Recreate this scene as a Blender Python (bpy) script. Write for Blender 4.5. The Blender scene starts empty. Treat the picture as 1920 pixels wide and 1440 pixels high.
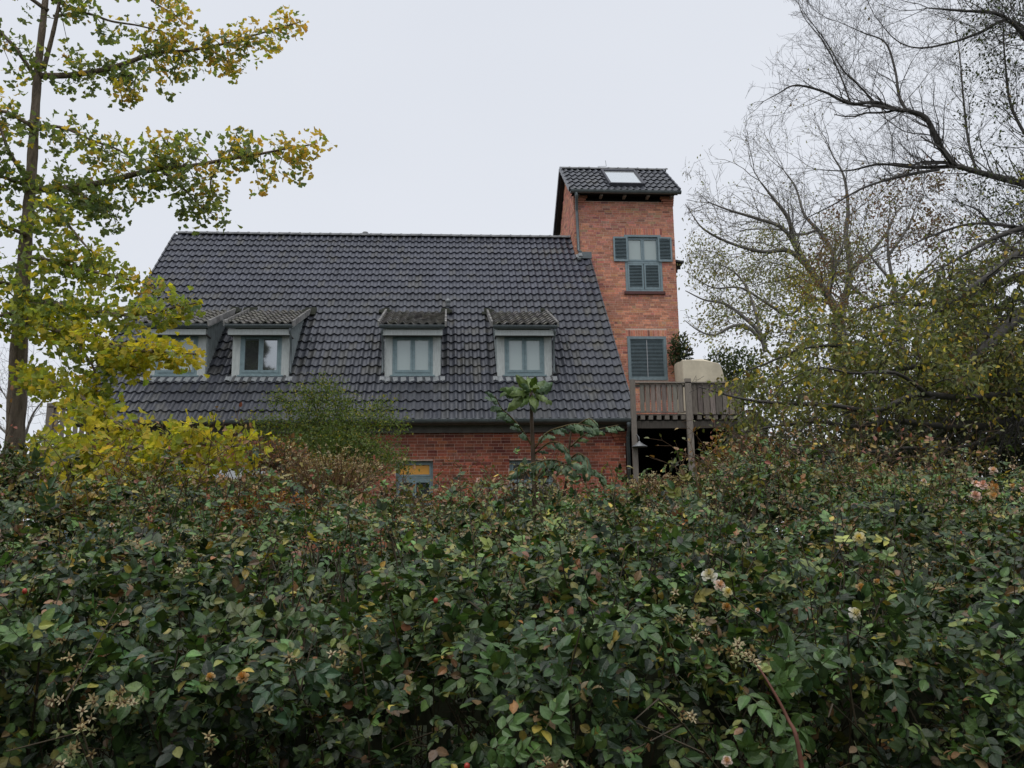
import bpy, math, random
import numpy as np
from mathutils import Vector, Matrix, noise as mnoise

random.seed(7); np.random.seed(7)
RG = np.random.default_rng(11)
sc = bpy.context.scene
COL = sc.collection

# ------------------------------------------------------------------ camera
FPX = 1626.4
CAM = np.array([0.0, 0.0, 1.6])
PIT, YAW, ROL = 0.17928, 0.07414, -0.01478
_cy, _sy = math.cos(YAW), math.sin(YAW)
CF = np.array([_sy*math.cos(PIT), _cy*math.cos(PIT), math.sin(PIT)])
CR = np.array([_cy, -_sy, 0.0]); CU = np.cross(CR, CF)
_c, _s = math.cos(ROL), math.sin(ROL)
CR, CU = _c*CR+_s*CU, -_s*CR+_c*CU
cd = bpy.data.cameras.new("camera"); cam = bpy.data.objects.new("camera", cd); COL.objects.link(cam)
cd.sensor_fit = 'HORIZONTAL'; cd.sensor_width = 36; cd.lens = FPX/1920*36
cd.clip_start = 0.05; cd.clip_end = 1500
cam.matrix_world = Matrix(((CR[0], CU[0], -CF[0], CAM[0]), (CR[1], CU[1], -CF[1], CAM[1]),
                           (CR[2], CU[2], -CF[2], CAM[2]), (0, 0, 0, 1)))
sc.camera = cam

# ------------------------------------------------------------------ sky, sun, exposure
SUN_EL, SUN_AZ = math.radians(70), math.radians(205)   # azimuth from north (+Y), clockwise
w = bpy.data.worlds.new("World"); sc.world = w; w.use_nodes = True
nt = w.node_tree; nt.nodes.clear()
out = nt.nodes.new("ShaderNodeOutputWorld")
sky = nt.nodes.new("ShaderNodeTexSky"); sky.sky_type = 'NISHITA'; sky.sun_disc = False
sky.sun_elevation = SUN_EL; sky.sun_rotation = SUN_AZ; sky.air_density = 1.2; sky.dust_density = 3.0
bg1 = nt.nodes.new("ShaderNodeBackground"); bg1.inputs[1].default_value = 0.10
nt.links.new(sky.outputs[0], bg1.inputs[0])
tc = nt.nodes.new("ShaderNodeTexCoord"); mp = nt.nodes.new("ShaderNodeMapping")
mp.inputs['Scale'].default_value = (1, 1, 2.2)
nz = nt.nodes.new("ShaderNodeTexNoise"); nz.inputs['Scale'].default_value = 1.3; nz.inputs['Detail'].default_value = 3
cr = nt.nodes.new("ShaderNodeValToRGB")
cr.color_ramp.elements[0].position = .3; cr.color_ramp.elements[0].color = (.765, .798, .868, 1)
cr.color_ramp.elements[1].position = .75; cr.color_ramp.elements[1].color = (.825, .855, .918, 1)
nt.links.new(tc.outputs['Generated'], mp.inputs[0]); nt.links.new(mp.outputs[0], nz.inputs[0]); nt.links.new(nz.outputs[0], cr.inputs[0])
bg2 = nt.nodes.new("ShaderNodeBackground"); nt.links.new(cr.outputs[0], bg2.inputs[0]); bg2.inputs[1].default_value = 1.0
mx = nt.nodes.new("ShaderNodeMixShader"); mx.inputs[0].default_value = 0.93
nt.links.new(bg1.outputs[0], mx.inputs[1]); nt.links.new(bg2.outputs[0], mx.inputs[2]); nt.links.new(mx.outputs[0], out.inputs[0])
sl = bpy.data.lights.new("sun", 'SUN'); sl.energy = 1.5; sl.angle = math.radians(50); sl.color = (1.0, .97, .93)
so = bpy.data.objects.new("sun", sl); COL.objects.link(so)
_sd = Vector((math.sin(SUN_AZ)*math.cos(SUN_EL), math.cos(SUN_AZ)*math.cos(SUN_EL), math.sin(SUN_EL)))
so.rotation_euler = _sd.to_track_quat('Z', 'Y').to_euler(); so.location = (0, -10, 30)
vs = sc.view_settings; vs.view_transform = 'Standard'; vs.look = 'None'; vs.exposure = 0.0; vs.gamma = 1.0
sc.cycles.max_bounces = 6; sc.cycles.transparent_max_bounces = 6

# ------------------------------------------------------------------ pixel helpers
def ray(u, v): return CF + CR*((u-960)/FPX) - CU*((v-720)/FPX)
def at(u, v, Y):
    d = ray(u, v); return CAM + d*(Y/d[1])
def onplane(u, v, P0, N):
    d = ray(u, v); P0 = np.array(P0, float); N = np.array(N, float)
    return CAM + d*(np.dot(P0-CAM, N)/np.dot(d, N))
def project(P):
    d = np.asarray(P, float)-CAM; dp = d@CF
    return 960+FPX*(d@CR)/dp, 720-FPX*(d@CU)/dp, dp
def sm(a, b, x):
    t = np.clip((x-a)/(b-a), 0, 1); return t*t*(3-2*t)

# ------------------------------------------------------------------ object helpers
WL = {}
def empty(name, loc):
    o = bpy.data.objects.new(name, None); o.empty_display_size = .3; o.location = loc; COL.objects.link(o)
    WL[o.name] = Vector(loc); return o
def obj(name, me, parent=None, loc=(0, 0, 0)):
    """mesh coordinates are world coordinates relative to loc"""
    o = bpy.data.objects.new(name, me); COL.objects.link(o)
    L = Vector(loc); WL[o.name] = L
    if parent is not None:
        o.parent = parent; o.location = L-WL[parent.name]
    else: o.location = L
    return o
def tag(o, label=None, cat=None, group=None, kind=None):
    if label: o['label'] = label
    if cat: o['category'] = cat
    if group: o['group'] = group
    if kind: o['kind'] = kind
    return o
def mesh_np(name, V, F, mat, cols=None, smooth=False):
    """F: list of arrays of shape (n,k) (any k)"""
    me = bpy.data.meshes.new(name)
    V = np.asarray(V, np.float32)
    me.vertices.add(len(V)); me.vertices.foreach_set('co', V.ravel())
    F = [np.asarray(f, np.int32) for f in F if len(f)]
    nl = sum(f.size for f in F); npoly = sum(len(f) for f in F)
    me.loops.add(nl); me.polygons.add(npoly)
    me.loops.foreach_set('vertex_index', np.concatenate([f.ravel() for f in F]))
    st = []; o = 0
    for f in F:
        st.append(o+np.arange(len(f))*f.shape[1]); o += f.size
    me.polygons.foreach_set('loop_start', np.concatenate(st).astype(np.int32))
    if cols is not None:
        a = me.color_attributes.new('col', 'FLOAT_COLOR', 'POINT')
        c = np.ones((len(V), 4), np.float32); c[:, :3] = cols; a.data.foreach_set('color', c.ravel())
    me.materials.append(mat)
    me.update(calc_edges=True)
    if smooth: me.shade_smooth()
    else: me.shade_flat()
    return me
class MB:
    def __init__(s): s.v = []; s.q = []; s.t = []; s.c = []; s.n = 0; s.col = (1, 1, 1)
    def add(s, V, F):
        V = np.asarray(V, float); s.v.append(V); s.c.append(np.tile(np.array(s.col, float), (len(V), 1)))
        for f in F:
            f = [i+s.n for i in f]
            if len(f) == 4: s.q.append(f)
            elif len(f) == 3: s.t.append(f)
            else:
                for k in range(1, len(f)-1): s.t.append([f[0], f[k], f[k+1]])
        s.n += len(V)
    def box(s, a, b):
        x0, y0, z0 = a; x1, y1, z1 = b
        s.add([(x0,y0,z0),(x1,y0,z0),(x1,y1,z0),(x0,y1,z0),(x0,y0,z1),(x1,y0,z1),(x1,y1,z1),(x0,y1,z1)],
              [(0,3,2,1),(4,5,6,7),(0,1,5,4),(1,2,6,5),(2,3,7,6),(3,0,4,7)])
    def obox(s, c, ax, ay, az, h):
        c = np.array(c, float); ax, ay, az = [np.array(k, float) for k in (ax, ay, az)]
        V = [c+ax*h[0]*i+ay*h[1]*j+az*h[2]*k for k in (-1, 1) for j in (-1, 1) for i in (-1, 1)]
        s.add(V, [(0,2,3,1),(4,5,7,6),(0,1,5,4),(1,3,7,5),(3,2,6,7),(2,0,4,6)])
    def beam(s, p, q, wx, wz, up=(0, 0, 1)):
        p = np.array(p, float); q = np.array(q, float); d = q-p; L = np.linalg.norm(d); d /= L
        sx = np.cross(d, up); sx /= np.linalg.norm(sx); u = np.cross(sx, d)
        s.obox((p+q)/2, sx, d, u, (wx/2, L/2, wz/2))
    def tube(s, P, R, k=8, cap=True):
        P = [Vector(p) for p in P]; n = len(P)
        if np.isscalar(R): R = [R]*n
        ring = []; prev = None
        V = []
        for i in range(n):
            d = (P[min(i+1, n-1)]-P[max(i-1, 0)]).normalized()
            a = Vector((0, 0, 1)) if abs(d.z) < .9 else Vector((1, 0, 0))
            if prev is not None: a = prev
            x = a-d*a.dot(d)
            x = x.normalized() if x.length > 1e-5 else d.orthogonal().normalized()
            prev = x; y = d.cross(x)
            for j in range(k):
                t = 2*math.pi*j/k; V.append(tuple(P[i]+(x*math.cos(t)+y*math.sin(t))*R[i]))
        F = []
        for i in range(n-1):
            for j in range(k):
                j2 = (j+1) % k; F.append((i*k+j, i*k+j2, (i+1)*k+j2, (i+1)*k+j))
        if cap: F.append(tuple(range(k-1, -1, -1))); F.append(tuple((n-1)*k+j for j in range(k)))
        s.add(V, F)
    def poly(s, V): s.add(V, [tuple(range(len(V)))])
    def build(s, name, mat, parent=None, smooth=False, origin=(0, 0, 0)):
        V = np.concatenate(s.v); o = np.array(origin, float)
        me = mesh_np(name, V-o, [s.q, s.t] if s.q or s.t else [], mat, np.concatenate(s.c), smooth)
        return obj(name, me, parent, origin)

def scatter(T, C, R, S, cols, tint=None):
    """copies of template T=(verts, faces) -> V, F list, colours"""
    tv, tf = T; k = len(tv); n = len(C)
    S = np.asarray(S, float)
    if S.ndim == 1: loc = tv[None]*S[:, None, None]
    else: loc = tv[None]*S[:, None, :]
    V = np.einsum('nij,nkj->nki', R, loc)+np.asarray(C)[:, None, :]
    F = []
    for kk in (3, 4):
        f = np.array([x for x in tf if len(x) == kk], int)
        if len(f): F.append((f[None]+(np.arange(n)*k)[:, None, None]).reshape(-1, kk))
    cc = np.repeat(np.asarray(cols)[:, None, :], k, 1)
    if tint is not None: cc = cc*np.asarray(tint)[None, :, None]
    return V.reshape(-1, 3), F, cc.reshape(-1, 3)
def frames(d, nrm):
    """rotation matrices with x=d, z~nrm"""
    d = d/np.linalg.norm(d, axis=1, keepdims=True)
    z = nrm-d*np.sum(nrm*d, 1, keepdims=True)
    ln = np.linalg.norm(z, axis=1, keepdims=True); z = z/np.maximum(ln, 1e-6)
    y = np.cross(z, d)
    return np.stack([d, y, z], axis=2)
def rndunit(n):
    v = RG.normal(size=(n, 3)); return v/np.linalg.norm(v, axis=1, keepdims=True)

def segments(segs, k=3):
    """segs: array (n,8) p,q,r0,r1 -> V,F"""
    A = np.array(segs, float); p = A[:, :3]; q = A[:, 3:6]; r0 = A[:, 6]; r1 = A[:, 7]
    d = q-p; d /= np.maximum(np.linalg.norm(d, axis=1, keepdims=True), 1e-9)
    a = np.where(np.abs(d[:, 2:3]) < .9, np.array([[0, 0, 1.]]), np.array([[1., 0, 0]]))
    x = np.cross(d, a); x /= np.linalg.norm(x, axis=1, keepdims=True); y = np.cross(d, x)
    V = np.zeros((len(A), 2*k, 3))
    for j in range(k):
        t = 2*math.pi*j/k; o = x*math.cos(t)+y*math.sin(t)
        V[:, j] = p+o*r0[:, None]; V[:, k+j] = q+d*(r1*.5)[:, None]+o*r1[:, None]
    f = np.array([(j, (j+1) % k, k+(j+1) % k, k+j) for j in range(k)])
    F = (f[None]+(np.arange(len(A))*2*k)[:, None, None]).reshape(-1, 4)
    return V.reshape(-1, 3), F

# ------------------------------------------------------------------ materials
def newmat(name):
    m = bpy.data.materials.new(name); m.use_nodes = True; t = m.node_tree
    return m, t, t.nodes['Principled BSDF']
def N(t, ty, **kw):
    n = t.nodes.new(ty)
    for k, v in kw.items():
        if k in n.inputs: n.inputs[k].default_value = v
        else: setattr(n, k, v)
    return n
def ramp(t, src, stops):
    r = t.nodes.new("ShaderNodeValToRGB"); e = r.color_ramp.elements
    e[0].position, e[0].color = stops[0][0], (*stops[0][1], 1)
    e[1].position, e[1].color = stops[-1][0], (*stops[-1][1], 1)
    for p, c in stops[1:-1]:
        x = e.new(p); x.color = (*c, 1)
    t.links.new(src, r.inputs[0]); return r.outputs[0]
def mul(t, a, b, fac=1.0, mode='MULTIPLY'):
    m = t.nodes.new("ShaderNodeMix"); m.data_type = 'RGBA'; m.blend_type = mode; m.inputs[0].default_value = fac
    t.links.new(a, m.inputs[6]); t.links.new(b, m.inputs[7]); return m.outputs[2]
def bump(t, src, bs, strength=.3, dist=.01):
    b = t.nodes.new("ShaderNodeBump"); b.inputs['Strength'].default_value = strength; b.inputs['Distance'].default_value = dist
    t.links.new(src, b.inputs['Height']); t.links.new(b.outputs[0], bs.inputs['Normal'])
def mat_col(name, base, rough=.6, spec=.4, nscale=8., nlo=.8, nhi=1.15, bmp=.2, bdist=.004, usecol=True, stain=None, stretch=(1, 1, 1), metal=0, streak=0):
    """base colour x per-piece colour x noise"""
    m, t, b = newmat(name)
    tcn = N(t, "ShaderNodeTexCoord"); mpn = N(t, "ShaderNodeMapping"); mpn.inputs['Scale'].default_value = stretch
    geo = N(t, "ShaderNodeNewGeometry"); t.links.new(geo.outputs['Position'], mpn.inputs[0])
    n1 = N(t, "ShaderNodeTexNoise", Scale=nscale, Detail=6, Roughness=.65); t.links.new(mpn.outputs[0], n1.inputs[0])
    v = ramp(t, n1.outputs[0], [(.3, (nlo,)*3), (.7, (nhi,)*3)])
    rgb = N(t, "ShaderNodeRGB"); rgb.outputs[0].default_value = (*base, 1)
    c = mul(t, rgb.outputs[0], v)
    if usecol:
        a = N(t, "ShaderNodeAttribute", attribute_name='col'); c = mul(t, c, a.outputs[0])
    if stain:
        n2 = N(t, "ShaderNodeTexNoise", Scale=stain[1], Detail=5, Roughness=.7); t.links.new(geo.outputs['Position'], n2.inputs[0])
        f = ramp(t, n2.outputs[0], [(stain[2], (0, 0, 0)), (stain[3], (1, 1, 1))])
        s2 = N(t, "ShaderNodeRGB"); s2.outputs[0].default_value = (*stain[0], 1)
        mm = t.nodes.new("ShaderNodeMix"); mm.data_type = 'RGBA'; t.links.new(f, mm.inputs[0]); t.links.new(c, mm.inputs[6]); t.links.new(s2.outputs[0], mm.inputs[7]); c = mm.outputs[2]
    if streak:
        mq = N(t, "ShaderNodeMapping"); mq.inputs['Scale'].default_value = (2.6, 2.6, .35); t.links.new(geo.outputs['Position'], mq.inputs[0])
        nq = N(t, "ShaderNodeTexNoise", Scale=1.0, Detail=6, Roughness=.6); t.links.new(mq.outputs[0], nq.inputs[0])
        c = mul(t, c, ramp(t, nq.outputs[0], [(.34, (1-streak,)*3), (.62, (1.06, 1.06, 1.06))]))
    t.links.new(c, b.inputs['Base Color']); b.inputs['Roughness'].default_value = rough
    b.inputs['Specular IOR Level'].default_value = spec; b.inputs['Metallic'].default_value = metal
    if bmp:
        n3 = N(t, "ShaderNodeTexNoise", Scale=nscale*5, Detail=4); t.links.new(mpn.outputs[0], n3.inputs[0]); bump(t, n3.outputs[0], b, bmp, bdist)
    return m
def mat_leaf(name, rough=.45, spec=.45, trans=.3, bscale=60, spots=False):
    m, t, b = newmat(name)
    a = N(t, "ShaderNodeAttribute", attribute_name='col')
    geo = N(t, "ShaderNodeNewGeometry")
    n1 = N(t, "ShaderNodeTexNoise", Scale=bscale, Detail=3); t.links.new(geo.outputs['Position'], n1.inputs[0])
    v = ramp(t, n1.outputs[0], [(.3, (.72, .74, .72)), (.7, (1.2, 1.18, 1.15))])
    c = mul(t, a.outputs[0], v)
    if spots:
        ns_ = N(t, "ShaderNodeTexNoise", Scale=110, Detail=3, Roughness=.7); t.links.new(geo.outputs['Position'], ns_.inputs[0])
        fs = ramp(t, ns_.outputs[0], [(.62, (1, 1, 1)), (.70, (.75, .5, .35))]); c = mul(t, c, fs)
    t.links.new(c, b.inputs['Base Color']); b.inputs['Roughness'].default_value = rough; b.inputs['Specular IOR Level'].default_value = spec
    if bscale >= 40: n5 = N(t, 'ShaderNodeTexNoise', Scale=170, Detail=2); t.links.new(geo.outputs['Position'], n5.inputs[0]); bump(t, n5.outputs[0], b, .55, .0025)
    tr = N(t, "ShaderNodeBsdfTranslucent"); g = N(t, "ShaderNodeRGB"); g.outputs[0].default_value = (1.5, 1.45, .7, 1)
    t.links.new(mul(t, c, g.outputs[0]), tr.inputs[0])
    ms = N(t, "ShaderNodeMixShader"); ms.inputs[0].default_value = trans
    t.links.new(b.outputs[0], ms.inputs[1]); t.links.new(tr.outputs[0], ms.inputs[2])
    t.links.new(ms.outputs[0], t.nodes['Material Output'].inputs[0])
    return m
M = {}
M['tile'] = mat_col('glazed_roof_tile', (.056, .060, .071), rough=.36, spec=.5, nscale=1.6, nlo=.75, nhi=1.2, bmp=.15, stain=((.105, .10, .082), 1.1, .55, .80), streak=.18)
M['oldtile'] = mat_col('weathered_dormer_tile', (.19, .182, .170), rough=.85, spec=.2, nscale=9, nlo=.6, nhi=1.25, bmp=.6, stain=((.15, .15, .115), 9, .55, .8))
M['ridge'] = mat_col('ridge_tile', (.15, .155, .16), rough=.5, nscale=5, nlo=.8, nhi=1.2)
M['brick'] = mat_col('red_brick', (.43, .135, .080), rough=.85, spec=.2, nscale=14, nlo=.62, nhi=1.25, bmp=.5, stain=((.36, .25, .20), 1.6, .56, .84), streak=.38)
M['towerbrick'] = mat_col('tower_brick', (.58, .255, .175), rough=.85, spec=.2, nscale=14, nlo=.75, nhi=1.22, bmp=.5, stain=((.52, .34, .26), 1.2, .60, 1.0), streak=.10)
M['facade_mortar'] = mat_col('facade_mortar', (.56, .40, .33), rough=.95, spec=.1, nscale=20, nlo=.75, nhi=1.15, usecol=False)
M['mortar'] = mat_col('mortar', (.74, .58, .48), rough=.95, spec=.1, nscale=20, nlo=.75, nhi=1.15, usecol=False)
M['zinc'] = mat_col('zinc', (.13, .15, .155), rough=.45, spec=.5, nscale=6, nlo=.75, nhi=1.2, usecol=False, metal=.35)
M['lead'] = mat_col('lead', (.25, .265, .27), rough=.6, nscale=12, nlo=.7, nhi=1.2, usecol=False, bmp=.6, bdist=.01)
M['palewood'] = mat_col('pale_painted_board', (.50, .53, .51), rough=.7, nscale=9, nlo=.82, nhi=1.1, stretch=(3, 1, .6), usecol=False, bmp=.3)
M['cheek'] = mat_col('cheek_board', (.36, .40, .40), rough=.75, nscale=12, nlo=.7, nhi=1.15, stretch=(3, 3, .5))
M['teal'] = mat_col('teal_paint', (.215, .285, .31), rough=.55, nscale=10, nlo=.8, nhi=1.15, usecol=False, bmp=.15)
M['blueteal'] = mat_col('blue_teal_paint', (.20, .275, .29), rough=.55, nscale=10, nlo=.8, nhi=1.15, usecol=False, bmp=.15)
M['wood'] = mat_col('weathered_timber', (.275, .240, .205), rough=.85, spec=.2, nscale=7, nlo=.55, nhi=1.25, stretch=(9, 9, .8), bmp=.7, bdist=.01)
M['darkwood'] = mat_col('dark_timber', (.045, .042, .038), rough=.9, spec=.1, nscale=6, nlo=.6, nhi=1.2, stretch=(1, 6, 6))
M['shadetimber'] = mat_col('black_shade_timber', (.012, .012, .012), rough=.95, spec=.05, nscale=6, usecol=False)  # near-black colour standing in for shade in recesses
M['soffit'] = mat_col('eave_board', (.14, .13, .12), rough=.8, nscale=5, nlo=.7, nhi=1.15, usecol=False)
M['sillbrick'] = mat_col('sill_clinker', (.11, .045, .04), rough=.6, nscale=12)
M['metal'] = mat_col('grey_metal', (.20, .205, .21), rough=.45, nscale=8, usecol=False, metal=.3)
M['canvas'] = mat_col('beige_canvas', (.66, .59, .45), rough=.9, spec=.1, nscale=2.5, nlo=.80, nhi=1.08, usecol=False, bmp=.25)
M['white'] = mat_col('white_paint', (.62, .64, .66), rough=.5, nscale=6, nlo=.8, nhi=1.05, usecol=False)
M['slate'] = mat_col('slate_grey', (.06, .062, .075), rough=.6, nscale=6, usecol=False)
M['bark_ginkgo'] = mat_col('ginkgo_bark', (.20, .16, .125), rough=.9, spec=.1, nscale=9, nlo=.55, nhi=1.35, stretch=(3, 3, .6), usecol=False, bmp=.9, bdist=.02, stain=((.20, .17, .13), 7, .58, .8))
M['bark_dark'] = mat_col('dark_bark', (.088, .082, .076), rough=.9, spec=.15, nscale=10, nlo=.6, nhi=1.3, usecol=False, bmp=.6, bdist=.01)  # lifted greyer, carries a pale haze in the colour
M['bark_grey'] = mat_col('grey_bark', (.165, .155, .14), rough=.9, spec=.1, nscale=6, nlo=.6, nhi=1.3, usecol=False, bmp=.5, bdist=.02)  # lightened so distant twigs look hazy
M['cane'] = mat_col('rose_cane', (.075, .060, .035), rough=.7, nscale=15, nlo=.6, nhi=1.3, usecol=True, bmp=0)
M['moss'] = mat_col('moss', (.035, .038, .030), rough=.95, spec=.05, nscale=12, usecol=False, bmp=.9, bdist=.02)
M['leaf'] = mat_leaf('rose_leaf', .40, .42, .17, 45, True)
M['gleaf'] = mat_leaf('ginkgo_leaf', .6, .3, .50, 14)
M['tleaf'] = mat_leaf('tree_leaf', .5, .4, .38, 12)
M['petal'] = mat_leaf('petal', .6, .25, .3, 40)
def glass(name, base, refl, rough=.03):
    m, t, b = newmat(name)
    geo = N(t, "ShaderNodeNewGeometry"); n = N(t, "ShaderNodeTexNoise", Scale=.9, Detail=2); t.links.new(geo.outputs['Position'], n.inputs[0])
    bp = N(t, "ShaderNodeBump"); bp.inputs['Strength'].default_value = .08; bp.inputs['Distance'].default_value = .02; t.links.new(n.outputs[0], bp.inputs['Height'])
    b.inputs['Base Color'].default_value = (*base, 1); b.inputs['Roughness'].default_value = .6
    g = N(t, "ShaderNodeBsdfGlossy"); g.inputs['Roughness'].default_value = rough; g.inputs[0].default_value = (.92, .97, 1, 1)
    t.links.new(bp.outputs[0], g.inputs['Normal'])
    lw = N(t, "ShaderNodeFresnel", IOR=1.5); ad = N(t, "ShaderNodeMath", operation='ADD'); ad.inputs[1].default_value = refl; ad.use_clamp = True
    t.links.new(lw.outputs[0], ad.inputs[0])
    ms = N(t, "ShaderNodeMixShader"); t.links.new(ad.outputs[0], ms.inputs[0]); t.links.new(b.outputs[0], ms.inputs[1]); t.links.new(g.outputs[0], ms.inputs[2])
    t.links.new(ms.outputs[0], t.nodes['Material Output'].inputs[0]); return m
M['pane_blind'] = glass('pane_with_blind', (.31, .375, .35), .07)
M['pane_dark'] = glass('pane_dark', (.012, .014, .014), .33)
M['pane_amber'] = glass('pane_amber_blind', (.78, .37, .06), .02)  # even amber base colour behind the glass layer
M['pane_dim'] = glass('pane_dim', (.02, .028, .032), .05)
M['skylight'] = glass('skylight_glass', (.45, .47, .46), .35, .12)
# brick texture for walls the photo does not face
m, t, b = newmat('plain_brickwork')
geo = N(t, "ShaderNodeTexCoord"); br = N(t, "ShaderNodeTexBrick", Scale=1.0); br.inputs['Color1'].default_value = (.34, .11, .075, 1); br.inputs['Color2'].default_value = (.26, .10, .07, 1)
br.inputs['Mortar'].default_value = (.4, .27, .22, 1); br.inputs['Brick Width'].default_value = .25; br.inputs['Row Height'].default_value = .0785; br.inputs['Mortar Size'].default_value = .006
mp2 = N(t, "ShaderNodeMapping"); mp2.inputs['Rotation'].default_value = (math.pi/2, 0, math.pi/2)
t.links.new(geo.outputs['Object'], mp2.inputs[0]); t.links.new(mp2.outputs[0], br.inputs[0]); t.links.new(br.outputs[0], b.inputs['Base Color']); b.inputs['Roughness'].default_value = .9
M['plainbrick'] = m
# ground
m, t, b = newmat('garden_ground'); geo = N(t, "ShaderNodeNewGeometry")
n = N(t, "ShaderNodeTexNoise", Scale=.8, Detail=8, Roughness=.7); t.links.new(geo.outputs['Position'], n.inputs[0])
t.links.new(ramp(t, n.outputs[0], [(.3, (.030, .028, .018)), (.5, (.035, .05, .02)), (.7, (.05, .045, .028))]), b.inputs['Base Color']); b.inputs['Roughness'].default_value = .95
n2 = N(t, "ShaderNodeTexNoise", Scale=9, Detail=6); t.links.new(geo.outputs['Position'], n2.inputs[0]); bump(t, n2.outputs[0], b, .8, .05)
M['ground'] = m

# ------------------------------------------------------------------ ground
def gz(y): return 1.4*sm(1.5, 12, y)
ys = np.concatenate([np.linspace(-300, -10, 8), np.linspace(-6, 24, 61), np.linspace(30, 600, 12)])
xs = np.concatenate([np.linspace(-300, -30, 8), np.linspace(-24, 24, 49), np.linspace(30, 300, 8)])
V = []; 
for y in ys:
    for x in xs:
        V.append((x, y, float(gz(y))+(.06*mnoise.noise(Vector((x*.7, y*.7, 0))) if abs(x) < 25 and -7 < y < 20 else 0)))
nx = len(xs)
F = [[j*nx+i, j*nx+i+1, (j+1)*nx+i+1, (j+1)*nx+i] for j in range(len(ys)-1) for i in range(nx-1)]
tag(obj('ground', mesh_np('ground', V, [F], M['ground'], None, True)), kind='structure')
GZ = 1.4   # level of the garden round the house

# ------------------------------------------------------------------ tiles
TW = 13.95/65; TL = .3975
def tile_template(w=TW, L=TL, A=.046, lift=.052, th=.036, k=8):
    us = np.linspace(0, 1, k+1)
    h = A*(0.5+0.5*np.cos(2*np.pi*(us-.80)))**1.5 + .010*us
    V = []; F = []
    L2 = L+.05
    for s_, nn in ((0, lift), (L2, .004)):
        for u, hh in zip(us, h): V.append((u*w, s_, hh+nn))
    n = k+1
    for i in range(k): F.append((i, i+1, n+i+1, n+i))
    for u, hh in zip(us, h): V.append((u*w, 0.004, hh+lift-th))          # lower rim
    for i in range(k): F.append((2*n+i, 2*n+i+1, i+1, i))
    V += [(w, L2, h[-1]-.012), (w, .004, h[-1]+lift-th)]                   # side edge
    F.append((k, 3*n+1, 3*n, n+k))
    return np.array(V, float), F
def frame_roof(ang):
    u = np.array([1., 0, 0]); s = np.array([0, math.cos(ang), math.sin(ang)]); n = np.cross(u, s)
    return np.stack([u, s, n], axis=1)
def lay_tiles(parent, name, matname, P0, ang, ncol, nrow, w, L, T, colf, keep=None, nobj=0, mname='tile', jit=.010):
    """P0 lower left corner on the slope; returns"""
    Rm = frame_roof(ang); C = []; K = []
    for j in range(nrow):
        for i in range(ncol):
            p = P0+Rm[:, 0]*(i*w)+Rm[:, 1]*(j*L)
            if keep is None or keep(p, i, j): C.append(p); K.append((j, i))
    C = np.array(C); n = len(C)
    C = C+Rm[:, 2]*RG.uniform(-jit, jit*.6, (n, 1))*.5+Rm[:, 1]*RG.uniform(-jit, jit, (n, 1))
    tilt = RG.normal(0, .008, n)
    cols = np.array([colf(p) for p in C])
    R = np.repeat(Rm[None], n, 0)
    ct, st = np.cos(tilt), np.sin(tilt)
    X = R[:, :, 0]*ct[:, None]+R[:, :, 1]*st[:, None]; Yv = -R[:, :, 0]*st[:, None]+R[:, :, 1]*ct[:, None]
    R = np.stack([X, Yv, R[:, :, 2]], axis=2)
    if nobj:
        pal = np.array([(.9, .9, .92), (1, 1, 1.02), (1.1, 1.1, 1.08), (.82, .83, .88), (1.15, 1.12, 1.0)])
        mes = []
        for c in pal:
            mes.append(mesh_np(mname, T[0], [[f for f in T[1] if len(f) == 4]], M[matname], np.tile(c, (len(T[0]), 1)), False))
        for q in range(min(nobj, n)):
            o = bpy.data.objects.new(mname, mes[int(np.argmin(((pal-cols[q])**2).sum(1)))]); COL.objects.link(o); o.parent = parent
            mw = Matrix(R[q].tolist()).to_4x4(); mw.translation = Vector(C[q])-WL[parent.name]; o.matrix_local = mw
        C, R, cols = C[nobj:], R[nobj:], cols[nobj:]
    if len(C):
        V, F, cc = scatter(T, C, R, np.ones(len(C)), cols)
        o = obj(name, mesh_np(name, V, F, M[matname], cc), parent); tag(o, kind='stuff'); return o

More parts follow.
